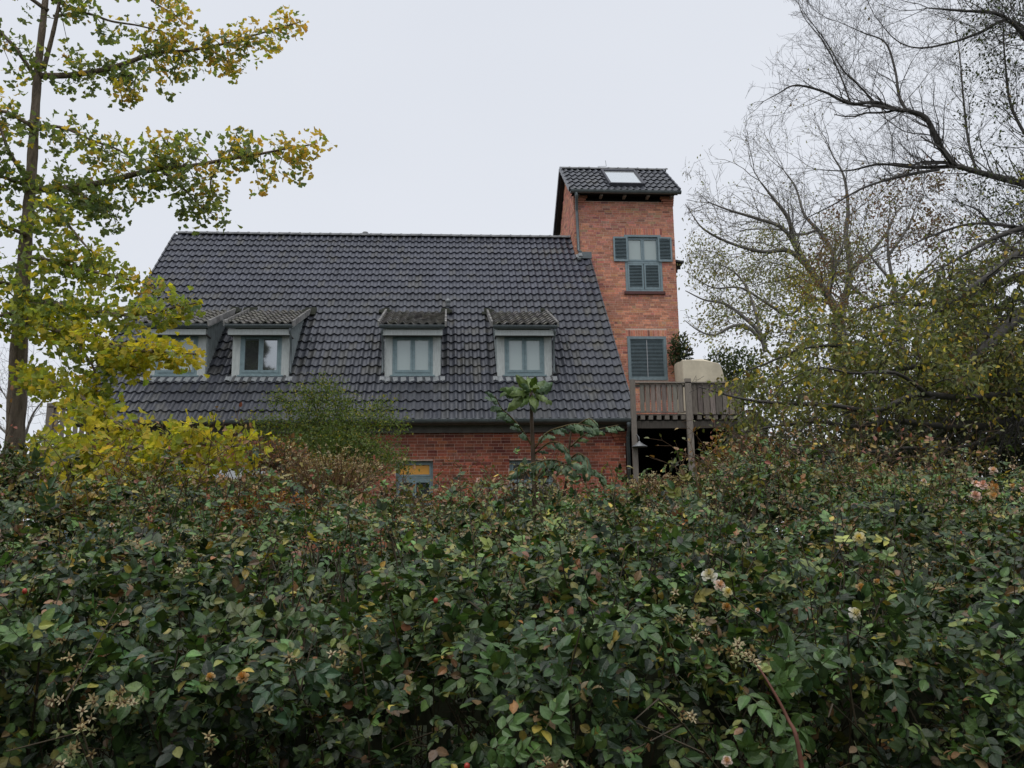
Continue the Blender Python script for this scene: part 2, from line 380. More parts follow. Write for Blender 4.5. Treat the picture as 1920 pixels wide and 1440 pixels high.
# ------------------------------------------------------------------ bricks
BT = (np.array([(x, y, z) for z in (0, 1) for y in (0, 1) for x in (0, 1)], float),
      [(0,1,5,4), (1,3,7,5), (2,0,4,6), (4,5,7,6), (0,2,3,1)])
def brickcol(n, rich):
    base = np.ones((n, 3))*RG.uniform(.80, 1.18, (n, 1))
    r = RG.random(n)
    base[r < .10] *= (.62, .62, .72)
    base[(r > .10) & (r < .14)] *= (.95, 1.3, 1.2)
    base[(r > .9)] *= (1.1, 1.15, 1.1)
    if rich: base *= RG.normal(1, .06, (n, 3))
    return base
def brick_face(parent, matn, origin, ux, nrm, W, H, holes=(), nobj=0, course=.0785, BL=.25, prefer=None, name='brickwork'):
    """origin lower-left, ux along, nrm outward. holes (u0,u1,v0,v1)"""
    origin = np.array(origin, float); ux = np.array(ux, float); nrm = np.array(nrm, float)
    rows = int(H/course)+1; items = []
    for j in range(rows):
        v0 = j*course; v1 = min(v0+course-.010, H)
        if v1-v0 < .02: continue
        off = (0, .125, .06, .185)[j % 4]*(1)
        header = (j % 4 == 1)
        u = -off
        while u < W:
            L = BL if not (header and random.random() < .55) and random.random() > .08 else BL/2
            a, b2 = max(u, 0), min(u+L-.010, W); u += L
            if b2-a < .03: continue
            spans = [(a, b2)]
            for (h0, h1, k0, k1) in holes:
                if v1 > k0+.01 and v0 < k1-.01:
                    ns = []
                    for s0, s1 in spans:
                        if s1 <= h0 or s0 >= h1: ns.append((s0, s1)); continue
                        if s0 < h0-.02: ns.append((s0, h0))
                        if s1 > h1+.02: ns.append((h1, s1))
                    spans = ns
            for s0, s1 in spans: items.append((s0, s1, v0, v1))
    A = np.array(items); n = len(A)
    up = np.array([0, 0, 1.]); R = np.stack([ux, -nrm, up], axis=1)
    proud = .006+RG.uniform(-.0025, .003, n)
    C = origin+A[:, :1]*ux+A[:, 2:3]*up+proud[:, None]*nrm
    S = np.stack([A[:, 1]-A[:, 0], proud+.004, A[:, 3]-A[:, 2]], axis=1)
    cols = brickcol(n, True)
    if nobj:
        full = np.where((np.abs(S[:, 0]-(BL-.010)) < 1e-4) & (S[:, 2] > .06))[0]
        if prefer is not None:
            Pm = C[full]; full = full[np.argsort([prefer(p) for p in Pm])]
        sel = full[:nobj]; pal = brickcol(9, True)
        tv = BT[0]*np.array([BL-.010, .012, course-.010])
        mes = [mesh_np('brick', tv, [BT[1]], M[matn], np.tile(c, (8, 1))) for c in pal]
        Rm = Matrix(R.tolist()).to_4x4()
        for q in sel:
            o = bpy.data.objects.new('brick', mes[random.randrange(9)]); COL.objects.link(o); o.parent = parent
            mw = Rm.copy(); mw.translation = Vector(C[q])-WL[parent.name]; o.matrix_local = mw
        msk = np.ones(n, bool); msk[sel] = False; C, S, cols = C[msk], S[msk], cols[msk]
    V, F, cc = scatter(BT, C, np.repeat(R[None], len(C), 0), S, cols)
    o = obj(name, mesh_np(name, V, F, M[matn], cc), parent); tag(o, kind='stuff'); return o
def wall_with_holes(mb, x0, x1, z0, z1, y0, y1, holes):
    """holes (xa,xb,za,zb) sorted by x, cut through the thickness"""
    x = x0
    for (xa, xb, za, zb) in sorted(holes):
        mb.box((x, y0, z0), (xa, y1, z1))
        if za > z0: mb.box((xa, y0, z0), (xb, y1, za))
        if zb < z1: mb.box((xa, y0, zb), (xb, y1, z1))
        x = xb
    mb.box((x, y0, z0), (x1, y1, z1))

# ================================================================== THE HOUSE
XL, XR, YE, ZE, RDY, RRISE = -9.211, 4.735, 21.6, 4.616, 7.224, 7.389
YRG, ZRG = YE+RDY, ZE+RRISE
ANG = math.atan2(RRISE, RDY)
house = empty('brick_house', (-2.2, YRG, GZ))
tag(house, 'long red brick house under a steep dark glazed tile roof with four dormers', 'house')
WY = 22.08                       # facade plane
GWX0, GWX1 = -8.85, float(at(1173, 850, 22.08)[0])
def fx(px, py=865): return at(px, py, WY)[0]
zwt = at(780, 864, WY)[2]; zwb = zwt-1.15
wins = [(fx(742), fx(812), zwb, zwt), (fx(955), fx(1037), zwb, zwt), (fx(524), fx(594), zwb, zwt), (fx(312), fx(382), zwb, zwt)]
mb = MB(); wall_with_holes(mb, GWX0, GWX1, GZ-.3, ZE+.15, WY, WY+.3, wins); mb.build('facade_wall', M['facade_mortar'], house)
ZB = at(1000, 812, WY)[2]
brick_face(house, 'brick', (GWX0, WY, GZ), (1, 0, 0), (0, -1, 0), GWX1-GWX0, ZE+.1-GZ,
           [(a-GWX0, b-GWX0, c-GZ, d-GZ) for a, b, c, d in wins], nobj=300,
           prefer=lambda p: (0 if (project(p)[0] > 745 and 3.0 < p[2] < 4.3) else 10)+abs(p[2]-3.75)+.02*abs(p[0]-2))
mb = MB()
for xx, s in ((GWX0, 1), (GWX1, -1)):       # gable walls with their triangle
    x2 = xx+s*.3
    prof = [(WY+.301, GZ-.3), (2*YRG-WY, GZ-.3), (2*YRG-WY, ZE+.2), (YRG, ZRG-.35), (WY+.301, ZE+.2)]
    Vv = [(xx, y, z) for y, z in prof]+[(x2, y, z) for y, z in prof]
    mb.add(Vv, [(0,1,2,3,4), (9,8,7,6,5)]+[(i, 5+i, 5+(i+1) % 5, (i+1) % 5) for i in range(5)])
mb.box((GWX0+.301, 2*YRG-WY-.3, GZ-.3), (GWX1-.301, 2*YRG-WY, ZE+.2))
mb.build('gable_wall', M['plainbrick'], house)
# corbelled bricks at the right eave corner
for k, (zz, ww, pr) in enumerate([(0, .25, .03), (.0785, .30, .06), (.157, .34, .09), (.235, .36, .12)]):
    m2 = MB(); zb = at(1160, 831, WY)[2]
    m2.col = (.9-.05*k, .9, .9); m2.box((GWX1-ww, WY-pr, zb+zz), (GWX1-ww/2-.006, WY-.007, zb+zz+.068)); m2.box((GWX1-ww/2+.006, WY-pr, zb+zz), (GWX1+.02, WY-.007, zb+zz+.068))
    m2.build('corbel', M['brick'], house)
# facade windows
def casement(parent, x0, x1, z0, z1, y, matf, panes, fw=.055, depth=.06, sash=.05, name='window_frame', meeting=True):
    """frame built round the opening; returns frame object. panes: material of each pane"""
    m2 = MB(); m2.box((x0, y, z0), (x0+fw, y+depth, z1)); m2.box((x1-fw, y, z0), (x1, y+depth, z1))
    m2.box((x0+fw, y, z1-fw), (x1-fw, y+depth, z1)); m2.box((x0+fw, y, z0), (x1-fw, y+depth, z0+fw))
    fr = m2.build(name, matf, parent)
    n = len(panes); iw = (x1-x0-2*fw)/n
    for i, pm in enumerate(panes):
        a = x0+fw+i*iw; b = a+iw; g = .002; yy = y-.012
        s2 = MB()
        s2.box((a+g, yy, z0+fw+g), (a+sash, y+depth*.8, z1-fw-g)); s2.box((b-sash, yy, z0+fw+g), (b-g, y+depth*.8, z1-fw-g))
        s2.box((a+sash, yy, z1-fw-sash), (b-sash, y+depth*.8, z1-fw-g)); s2.box((a+sash, yy, z0+fw+g), (b-sash, y+depth*.8, z0+fw+sash*1.2))
        s2.build('sash', matf, parent)
        s3 = MB(); s3.box((a+sash-.004, y+depth*.45, z0+fw+sash*.9), (b-sash+.004, y+depth*.55, z1-fw-sash*.9)); s3.build('pane', pm, parent)
    return fr
for i, (a, b, c, d) in enumerate(wins):
    wob = MB(); wob.box((a-.02, WY-.05, c-.06), (b+.02, WY+.12, c-.001))
    wo = wob.build('window', M['sillbrick'], house)
    pm = [M['pane_amber'], M['pane_dim'], M['pane_dim'], M['pane_dim']][i]
    if i == 0:
        zb = at(780, 897, WY)[2]; casement(wo, a, b, zb+.002, d, WY+.13, M['blueteal'], [pm], fw=.05, sash=.045)
        casement(wo, a, b, c, zb-.002, WY+.13, M['blueteal'], [M['pane_dim'], M['pane_dim']], fw=.05, sash=.045)
    else:
        casement(wo, a, b, c, d, WY+.13, M['blueteal'], [pm, pm], fw=.06, sash=.05)
        if i == 1:
            mm = MB(); zb = at(1000, 900, WY)[2]; mm.box((a+.06, WY+.11, zb-.05), (b-.06, WY+.2, zb+.02)); mm.build('transom', M['blueteal'], wo)
# eave board and gutter
mb = MB(); za = at(900, 811, WY-.12)[2]; mb.box((XL+.35, WY-.12, za), (GWX1-.02, WY-.005, za+.22)); mb.build('eave_board', M['soffit'], house)
mb = MB(); mb.box((XL+.1, YE+.02, ZE-.1), (XR-.12, WY-.121, ZE-.06)); mb.build('soffit', M['soffit'], house)
def gutter(parent, x0, x1, y, z, r=.075, mat='zinc'):
    m2 = MB(); k = 10; V = []
    for x in (x0, x1):
        for rr in (r, r-.008):
            for i in range(k+1):
                t = math.pi*i/k; V.append((x, y-math.cos(t)*rr, z-math.sin(t)*rr))
    n = k+1; F = []
    for i in range(k):
        F += [(i, i+1, 2*n+i+1, 2*n+i), (n+i+1, n+i, 3*n+i, 3*n+i+1), (i+1, i, n+i, n+i+1), (2*n+i, 2*n+i+1, 3*n+i+1, 3*n+i)]
    m2.add(V, F); m2.tube([(x0, y-r, z+.005), (x1, y-r, z+.005)], .011, 6)
    m2.tube([(x0, y+r, z), (x1, y+r, z)], .006, 5)
    m2.add([(x0-.001, y-math.cos(math.pi*i/k)*r, z-math.sin(math.pi*i/k)*r) for i in range(n)]+[(x1+.001, y-math.cos(math.pi*i/k)*r, z-math.sin(math.pi*i/k)*r) for i in range(n)],
           [tuple(range(n)), tuple(range(2*n-1, n-1, -1))])
    return m2.build('gutter', M[mat], parent)
gutter(house, XL-.05, XR+.02, YE-.03, ZE-.005, .085)
pxx = at(1177, 860, WY-.1)[0]
mb = MB(); mb.tube([(pxx-.02, YE-.03, ZE-.07), (pxx, YE+.05, ZE-.2), (pxx+.02, WY-.12, ZE-.42), (pxx+.02, WY-.12, GZ)], [.07, .055, .05, .05], 10)
for zz in (ZE-.45, ZE-1.25, ZE-2.2): mb.tube([(pxx+.02, WY-.12, zz), (pxx+.02, WY-.12, zz+.03)], .058, 10)
mb.build('downpipe', M['zinc'], house, True)
# roof deck
n_ = frame_roof(ANG)[:, 2]
def roof_pt(x, s, lift=0): return (x, YE+math.cos(ANG)*s, ZE+math.sin(ANG)*s) if not lift else tuple(np.array((x, YE+math.cos(ANG)*s, ZE+math.sin(ANG)*s))+n_*lift)
SL = math.hypot(RDY, RRISE)
mb = MB()
for sgn in (0, 1):
    def rp(x, s, l):
        p = np.array(roof_pt(x, s, l))
        if sgn: p = np.array([p[0], 2*YRG-p[1], p[2]])
        return p
    e0 = .004 if not sgn else 0
    V = [rp(XL+.03, .03, -.02), rp(XR-.06 if sgn == 0 else GWX1, .03, -.02), rp(XR-.06 if sgn == 0 else GWX1, SL, -.02), rp(XL+.03, SL, -.02),
         rp(XL+.03, .03, -.16), rp(XR-.06 if sgn == 0 else GWX1, .03, -.16), rp(XR-.06 if sgn == 0 else GWX1, SL, -.16), rp(XL+.03, SL, -.16)]
    if sgn == 0:   # cut the strip beside the tower out of the front slope
        pass
    mb.add(V, [(0,1,2,3), (7,6,5,4), (0,4,5,1), (1,5,6,2), (3,2,6,7), (0,3,7,4)])
roof = mb.build('roof', M['darkwood'], house)
TFY = 27.85                       # tower front wall
DW = .74                          # half width of dormer body
dorm_px = [(329, 708), (487.5, 710), (773.5, 710), (984, 710)]
DY = 22.86
dormx = [at(px, 708, DY)[0] for px, _ in dorm_px]
DZ0 = ZE+(DY-YE)*RRISE/RDY
DTY = 25.22
def keep_tile(p, i, j):
    cx = p[0]+TW/2; cyy = p[1]+math.cos(ANG)*TL/2
    if cx > 4.30 and cyy > TFY-.05: return False
    for dx in dormx:
        if abs(cx-dx) < DW-.02 and DY+.02 < cyy < DTY-.35: return False
    return True
def tcol(p):
    u, v, _ = project(p)
    g = random.gauss(1.0, .09)
    c = np.array([g, g, g*1.03])
    wz = 1.0 if (v > 640 or u > 1090) else .25
    if random.random() < .22*wz: c *= (1.18, 1.12, .92)
    if v < 560: c *= (1.04, 1.04, 1.12)
    return c
TT = tile_template()
nrow = 26
lay_tiles(roof, 'tile_field', 'tile', np.array([XL, YE, ZE])-frame_roof(ANG)[:, 1]*.06, ANG, 65, nrow, TW, (SL+.02)/nrow, TT, tcol, keep_tile, nobj=300)
T3 = (TT[0]*np.array([1, 1, 1.]), TT[1])
# rear slope: same tiles, joined
Rm = frame_roof(ANG); Rb = np.stack([np.array([-1., 0, 0]), np.array([0, -math.cos(ANG), math.sin(ANG)]), np.array([0, math.sin(ANG), math.cos(ANG)])], axis=1)
C = np.array([np.array([GWX1, 2*YRG-YE, ZE])+Rb[:, 0]*(i*TW)+Rb[:, 1]*(j*SL/26-.05) for j in range(26) for i in range(63)])
V, F, cc = scatter(TT, C, np.repeat(Rb[None], len(C), 0), np.ones(len(C)), np.ones((len(C), 3)))
tag(obj('rear_tile_field', mesh_np('rear_tile_field', V, F, M['tile'], cc), roof), kind='stuff')
# ridge tiles
def ridge_run(parent, x0, x1, y, z, step, r=.125):
    x = x0; k = 0
    T = MB(); P = []
    kk = 8
    for xx, rr in ((0, r), (step*.9, r*.96), (step*.9, r*1.10), (step+.02, r*1.10)):
        for i in range(kk+1):
            t = math.pi*(i/kk)*1.0; P.append((xx, -math.cos(t)*rr, math.sin(t)*rr*.8-.03))
    n = kk+1; F = [(g*n+i, g*n+i+1, (g+1)*n+i+1, (g+1)*n+i) for g in range(3) for i in range(kk)]
    F = [tuple(reversed(f)) for f in F]
    me = mesh_np('ridge_tile', P, [F], M['ridge'], np.ones((len(P), 3)), True)
    while x < x1-.05:
        o = bpy.data.objects.new('ridge_tile', me); COL.objects.link(o); o.parent = parent
        o.location = Vector((x, y, z+random.uniform(-.004, .004)))-WL[parent.name]
        o.rotation_euler = (0, random.gauss(0, .006), 0)
        x += step; k += 1
ridge_run(roof, XL, 4.05, YRG, ZRG+.05, .345, .13)
# verge pieces
for s_ in range(26):
    m2 = MB()
    a = roof_pt(XL-.035, s_*SL/26-.05, .045); b = roof_pt(XL-.035, (s_+1)*SL/26-.03, .02)
    m2.beam(a, b, .05, .12, n_); 
    m2.build('verge_tile', M['tile'], roof)
# right verge, clear of the tower
for s_ in range(22):
    m2 = MB(); a = roof_pt(XR+.02, s_*SL/26-.05, .03); b = roof_pt(XR+.02, (s_+1)*SL/26-.03, .01)
    if b[1] > TFY-.03: break
    m2.beam(a, b, .035, .12, n_); m2.build('verge_tile', M['tile'], roof)
# flashing where the roof meets the tower
m2 = MB(); zt = ZE+(TFY-YE)*RRISE/RDY
m2.box((4.37, TFY-.22, zt-.10), (4.80, TFY-.004, zt+.12)); m2.build('flashing', M['zinc'], roof)
m2 = MB()
for i in range(6): m2.obox((4.33+random.uniform(-.05, .08), TFY-.30+random.uniform(-.04, .08), zt-.10+random.uniform(-.05, .12)), (1, 0, 0), (0, .7, .7), (0, -.7, .7), (.06, .10, .012))
m2.build('lead_apron', M['lead'], roof)
# roof vent, flue cap behind the ridge, snow hooks
p = onplane(840, 578, (0, YE, ZE), (0, RRISE, -RDY)); vb = np.array(p)+n_*.05
m2 = MB(); m2.tube([tuple(vb), tuple(vb+np.array([0, -.02, .16]))], .055, 12); m2.tube([tuple(vb+np.array([0, -.03, .13])), tuple(vb+np.array([0, -.03, .20])), tuple(vb+np.array([0, -.02, .24]))], [.085, .085, .03], 12)
m2.build('roof_vent', M['lead'], roof, True)
q = at(685, 440, YRG+.8)
m2 = MB(); m2.tube([(q[0], q[1], q[2]-.9), (q[0], q[1], q[2]-.02)], .09, 12); m2.tube([(q[0], q[1], q[2]-.05), (q[0], q[1], q[2]+.03), (q[0], q[1], q[2]+.09), (q[0], q[1], q[2]+.11)], [.12, .13, .09, .02], 12)
m2.build('flue_cap', M['ridge'], house, True)
for px, py in ((585, 645), (693, 655), (870, 655), (1062, 652), (640, 655)):
    p = np.array(onplane(px, py, (0, YE, ZE), (0, RRISE, -RDY)))+n_*.07
    m2 = MB(); m2.beam(p, p+np.array([0, -.10, -.02]), .03, .02); m2.beam(p+np.array([0, -.10, -.02]), p+np.array([0, -.13, .10]), .03, .02); m2.build('snow_hook', M['zinc'], roof)

# ---- dormers: built once at local x = 0, then copied
def make_dormer(panes, pipe_side):
    zE = at(490, 611, DY-.36)[2]             # gutter height
    yE = DY-.36
    dang = math.atan2(ZE+(DTY-YE)*RRISE/RDY-zE, DTY-yE)
    base = (0, DY, DZ0)
    m2 = MB()                                  # body: front posts + head, sides
    ww = .54                                   # half window width
    wz0 = DZ0+.10; wz1 = DZ0+1.19; top = DZ0+1.33
    m2.box((-DW, DY, DZ0-.02), (-ww, DY+.08, top)); m2.box((ww, DY, DZ0-.02), (DW, DY+.08, top))
    m2.box((-ww, DY, wz1), (ww, DY+.08, top)); m2.box((-ww, DY, DZ0-.02), (ww, DY+.08, wz0))
    root = m2.build('dormer', M['palewood'], None, origin=base)
    casement(root, -ww+.002, ww-.002, wz0, wz1, DY+.002, M['blueteal'], panes, fw=.06, depth=.05, sash=.06)
    m2 = MB(); m2.box((-ww-.05, DY-.045, wz0-.045), (ww+.05, DY-.001, wz0-.005)); m2.build('sill', M['blueteal'], root)
    m2 = MB(); m2.box((-ww+.04, DY+.03, wz0), (ww-.04, DY+.035, wz1)); 
    # fascia with splayed returns
    f0 = zE-.225; f1 = zE-.075
    m2 = MB(); V = [(-.80, yE+.05, f1), (.80, yE+.05, f1), (.80, yE+.05, f0), (-.80, yE+.05, f0), (-.80, yE+.10, f1), (.80, yE+.10, f1), (.80, yE+.10, f0), (-.80, yE+.10, f0)]
    m2.add(V, [(0,3,2,1), (4,5,6,7), (0,4,7,3), (1,2,6,5), (0,1,5,4), (3,7,6,2)]); m2.build('fascia', M['palewood'], root)
    m2 = MB(); m2.box((-.79, yE+.101, f0+.03), (.79, DY+.30, f0+.055)); m2.build('soffit', M['soffit'], root)
    # cheeks: vertical boards, clipped by the main roof below and dormer roof above
    tb = math.tan(ANG); td = math.tan(dang)
    for s in (-1, 1):
        y = DY+.085; k = 0
        while y < DTY-.15:
            y2 = min(y+.125, DTY-.1)
            zb1, zb2 = ZE+(y-YE)*tb+.0, ZE+(y2-YE)*tb
            zt1, zt2 = zE+(y-yE)*td-.07, zE+(y2-yE)*td-.07
            if zt2 > zb2+.01:
                xx = s*(DW-.002*(k % 2)); xi = s*(DW-.03)
                b3 = MB(); b3.col = (random.uniform(.8, 1.1),)*3
                V = [(xx, y+.004, zb1), (xx, y2-.004, zb2), (xx, y2-.004, zt2), (xx, y+.004, zt1), (xi, y+.004, zb1), (xi, y2-.004, zb2), (xi, y2-.004, zt2), (xi, y+.004, zt1)]
                b3.add(V, [(0,1,2,3), (7,6,5,4), (0,4,5,1), (2,6,7,3), (1,5,6,2), (0,3,7,4)])
                b3.col = (1.05, 1.05, 1.05)
                if k % 1 == 0:
                    V = [(xx+s*.018, y-.016, zb1), (xx+s*.018, y+.016, zb1+.01), (xx+s*.018, y+.016, zt1), (xx+s*.018, y-.016, zt1), (xx+s*.001, y-.016, zb1), (xx+s*.001, y+.016, zb1+.01), (xx+s*.001, y+.016, zt1), (xx+s*.001, y-.016, zt1)]
                    b3.add(V, [(0,1,2,3), (0,4,5,1), (2,6,7,3), (1,5,6,2), (0,3,7,4)])
                b3.build('cheek_board', M['cheek'], root)
            y = y2; k += 1
    # dark core so nothing shows between boards
    V = []
    for x in (-DW+.035, DW-.035):
        V += [(x, DY+.084, DZ0-.1), (x, DTY, ZE+(DTY-YE)*tb-.12), (x, DY+.084, zE+(DY+.084-yE)*td-.09)]
    m2 = MB(); m2.add(V, [(0,1,2), (5,4,3), (0,2,5,3), (1,4,5,2), (0,3,4,1)]); m2.build('lining', M['shadetimber'], root)
    # roof slab, tiles, gutter
    hw = .865; dn = frame_roof(dang)[:, 2]; ds = frame_roof(dang)[:, 1]
    Ld = (DTY-yE)/math.cos(dang)
    P0 = np.array([0, yE-.0, zE+.03])
    A = P0-dn*.02; B = P0+ds*Ld-dn*.02
    m2 = MB(); m2.obox((A+B)/2-dn*.04, (1, 0, 0), ds, dn, (hw-.02, Ld/2, .03)); rf = m2.build('dormer_roof', M['palewood'], root)
    ncol = 8; wd = 2*hw/ncol; nr = 8
    TD = tile_template(wd, Ld/nr, A=.055, lift=.055, th=.03, k=6)
    def dc(p): g = random.gauss(1, .16); return np.array([g, g*random.uniform(.97, 1.03), g*random.uniform(.9, 1.05)])
    lay_tiles(rf, 'old_tile_field', 'oldtile', P0+np.array([-hw, 0, 0])-ds*.05, dang, ncol, nr, wd, Ld/nr, TD, dc, nobj=0, jit=.014)
    for s in (-1, 1):                          # verge tiles with boxed edge
        for j in range(nr):
            a = P0+ds*(j*Ld/nr-.04)+np.array([s*(hw+.02), 0, 0])+dn*.05; b = a+ds*(Ld/nr+.02)-dn*.02
            m2 = MB(); g = random.uniform(.9, 1.5); m2.col = (g*1.25, g*1.27, g*1.3); m2.beam(a, b, .05, .15, dn); m2.build('verge_tile', M['oldtile'], root)
    gutter(root, -.86, .86, yE-.03, zE+.01, .065)
    px = pipe_side*.80
    m2 = MB(); m2.tube([(px, yE-.02, zE-.04), (px, yE+.02, zE-.15), (pipe_side*.79, DY-.06, zE-.45), (pipe_side*.79, DY-.05, DZ0+.20), (pipe_side*.81, DY-.10, DZ0+.12)], .03, 8)
    m2.build('downpipe', M['zinc'], root, True)
    # lead apron, dressed over the tile waves, with lifted corners
    m2 = MB(); V = []; nn = 33
    for i in range(nn):
        x = -.86+1.72*i/(nn-1); wv = .022*math.cos(2*math.pi*(x-.05)/TW)
        e = .05 if abs(x) > .74 else 0
        V.append((x, DY-.012-(e*1.2), DZ0+.06-e*.2)); 
        q_ = np.array([x, DY-.15, DZ0-.15*tb])+n_*(.072+wv+e*.5); V.append(tuple(q_))
    m2.add(V, [(2*i, 2*i+1, 2*i+3, 2*i+2) for i in range(nn-1)]); m2.build('lead_apron', M['lead'], root)
    # dark mossy saddle flaps at the upper corners
    for s in (-1, 1):
        m2 = MB(); c = np.array([s*(hw+.0), DTY-.02, ZE+(DTY-YE)*tb+.0])+n_*.075
        s_dir = np.array([0, math.cos(ANG), math.sin(ANG)])
        for q in range(7):
            cc_ = c+np.array([random.uniform(-.13, .13), 0, 0])+s_dir*random.uniform(-.16, .13)
            m2.obox(cc_, (1, 0, 0), s_dir, n_, (random.uniform(.05, .12), random.uniform(.05, .11), .018+.002*q))
        m2.build('flashing', M['moss'], root)
    return root
def copy_tree(o, parent=None):
    c = o.copy(); COL.objects.link(c); c.parent = parent
    for ch in list(o.children): copy_tree(ch, c)
    return c
d_dark = make_dormer([M['pane_dark'], M['pane_dark']], 1)
d_bl = make_dormer([M['pane_blind'], M['pane_blind']], -1)
d_br = make_dormer([M['pane_blind'], M['pane_blind']], 1)
dl = [copy_tree(d_bl), d_dark, d_bl, d_br]
for o, x in zip(dl, dormx):
    o.parent = house; o.location = Vector((x, DY, DZ0))-WL[house.name]
# deeper than thing > part > sub-part: fold the tile fields one level up
for o in dl:
    for ch in list(o.children):
        for g in list(ch.children):
            g.location = g.location+ch.location; g.parent = o

# ================================================================== THE TOWER
SC = 1.161
XTL, XTR, YT, ZTE, ZTR, TH = 4.09, 7.83, 27.4, 13.216, 14.935, 2.20
tower = empty('brick_tower', (6.0, TFY+1.8, GZ))
tag(tower, 'tall square red brick tower with small tiled roof, skylight and green shutters', 'tower')
tx0 = at(1077, 420, TFY)[0]; tx1 = at(1268, 520, TFY)[0]
TBY = YT+2*TH-.45
z_e = ZTE-.19
wz0t = at(1205, 547, TFY)[2]; wz1t = at(1205, 441, TFY)[2]; wxa = at(1172, 500, TFY)[0]; wxb = at(1241, 500, TFY)[0]
dz0t = at(1212, 713, TFY)[2]; dz1t = at(1212, 631, TFY)[2]; dxa = at(1177, 670, TFY)[0]; dxb = at(1250, 670, TFY)[0]
holes = [(wxa, wxb, wz0t, wz1t), (dxa, dxb, dz0t, dz1t)]
mb = MB()
zm = (wz0t+dz1t)/2
wall_with_holes(mb, tx0, tx1, GZ-.3, zm, TFY, TFY+.3, [holes[1]]); wall_with_holes(mb, tx0, tx1, zm, z_e, TFY, TFY+.3, [holes[0]])
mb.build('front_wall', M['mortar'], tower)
mb = MB()
for xa, xb in ((tx0, tx0+.3), (tx1-.3, tx1)):
    yr = YT+TH
    prof = [(TFY+.301, GZ-.3), (TBY, GZ-.3), (TBY, z_e), (yr, ZTR-.30), (TFY+.301, z_e)]
    Vv = [(xa, y, z) for y, z in prof]+[(xb, y, z) for y, z in prof]
    mb.add(Vv, [(4,3,2,1,0), (5,6,7,8,9)]+[((i+1) % 5, 5+(i+1) % 5, 5+i, i) for i in range(5)])
mb.box((tx0+.301, TBY-.3, GZ-.3), (tx1-.301, TBY, z_e)); mb.build('side_wall', M['mortar'], tower)
H_ = z_e-GZ
sold_z = wz1t+.02
soldier_h = [(wxa-.06-tx0, wxb+.06-tx0, wz1t-GZ, wz1t+.26-GZ), (dxa-.04-tx0, dxb+.04-tx0, dz1t-GZ, dz1t+.235-GZ)]
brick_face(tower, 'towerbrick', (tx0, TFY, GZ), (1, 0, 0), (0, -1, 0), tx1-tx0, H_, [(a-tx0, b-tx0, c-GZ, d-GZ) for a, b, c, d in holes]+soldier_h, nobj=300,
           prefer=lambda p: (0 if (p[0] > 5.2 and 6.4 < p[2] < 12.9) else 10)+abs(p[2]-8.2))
for (a, b, z0, hh) in ((wxa-.06, wxb+.06, wz1t+.008, .235), (dxa-.04, dxb+.04, dz1t+.008, .21)):
    n = int((b-a)/.0785); st = (b-a)/n
    for i in range(n):
        m2 = MB(); m2.col = tuple(brickcol(1, True)[0]*np.array([1.08, 1.0, .95])); m2.box((a+i*st+.005, TFY-.007, z0), (a+(i+1)*st-.005, TFY-.0005, z0+hh)); m2.build('soldier_brick', M['towerbrick'], tower)
# left and right sides (left one carries the gable)
for xx, nx_, ux_ in ((tx0, -1, -1), (tx1, 1, 1)):
    oy = TBY if nx_ < 0 else TFY
    brick_face(tower, 'towerbrick', (xx, oy, GZ), (0, ux_, 0), (nx_, 0, 0), TBY-TFY, H_, [], name='side_brickwork')
    # gable courses
    C_ = []; yr = YT+TH
    for j in range(40):
        z0 = z_e+j*.0785
        hwid = (ZTR-.32-z0)/((ZTR-ZTE)/TH)
        if hwid < .1: break
        y = max(yr-hwid, TFY)+(.125 if j % 2 else 0)
        while y < min(yr+hwid, TBY)-.1: C_.append((xx, y, z0)); y += .25
    C_ = np.array(C_)
    Rr = np.stack([np.array([0, 1., 0]), np.array([-nx_, 0, 0.]), np.array([0, 0, 1.])], axis=1)
    Cn = C_+np.array([nx_*.006, 0, 0])
    V, F, cc = scatter(BT, Cn, np.repeat(Rr[None], len(Cn), 0), np.tile([.24, .010, .068], (len(Cn), 1)), brickcol(len(Cn), True))
    tag(obj('gable_brickwork', mesh_np('gable_brickwork', V, F, M['towerbrick'], cc), tower), kind='stuff')
# corbels top left/right
for s, xx in ((1, tx0), (-1, tx1)):
    for k in range(4):
        m2 = MB(); ww = .30+.05*k; pr = .03+.035*k; z0 = at(1250, 387, TFY)[2]+k*.0785
        a, b = (xx-.02, xx+ww) if s > 0 else (xx-ww, xx+.02)
        m2.col = (.85, .85, .85); m2.box((a, TFY-pr, z0), (b, TFY-.0075, z0+.068)); m2.build('corbel', M['towerbrick'], tower)
# roof
TANG = math.atan2(ZTR-ZTE, TH); TSL = math.hypot(ZTR-ZTE, TH); Rt = frame_roof(TANG)
mb = MB()
for sg in (1, -1):
    s_ = np.array([0, sg*math.cos(TANG), math.sin(TANG)]); nn = np.array([0, -sg*math.sin(TANG), math.cos(TANG)])
    e = np.array([(XTL+XTR)/2, YT if sg > 0 else YT+2*TH, ZTE])
    mb.obox(e+s_*(TSL/2)-nn*.07, (1, 0, 0), s_, nn, ((XTR-XTL)/2-.03, TSL/2-.002, .05))
troof = mb.build('roof', M['darkwood'], tower)
ntc = 17; twt = (XTR-XTL)/ntc; ntr = 6
TTt = tile_template(twt, TSL/ntr, A=.05, lift=.05, th=.025)
skx0, skx1 = at(1138, 340, YT+TH*.5)[0], at(1196, 340, YT+TH*.5)[0]
def keep_t(p, i, j):
    cx = p[0]+twt/2
    return not (skx0-.02 < cx < skx1+.06 and 1 <= j <= 4)
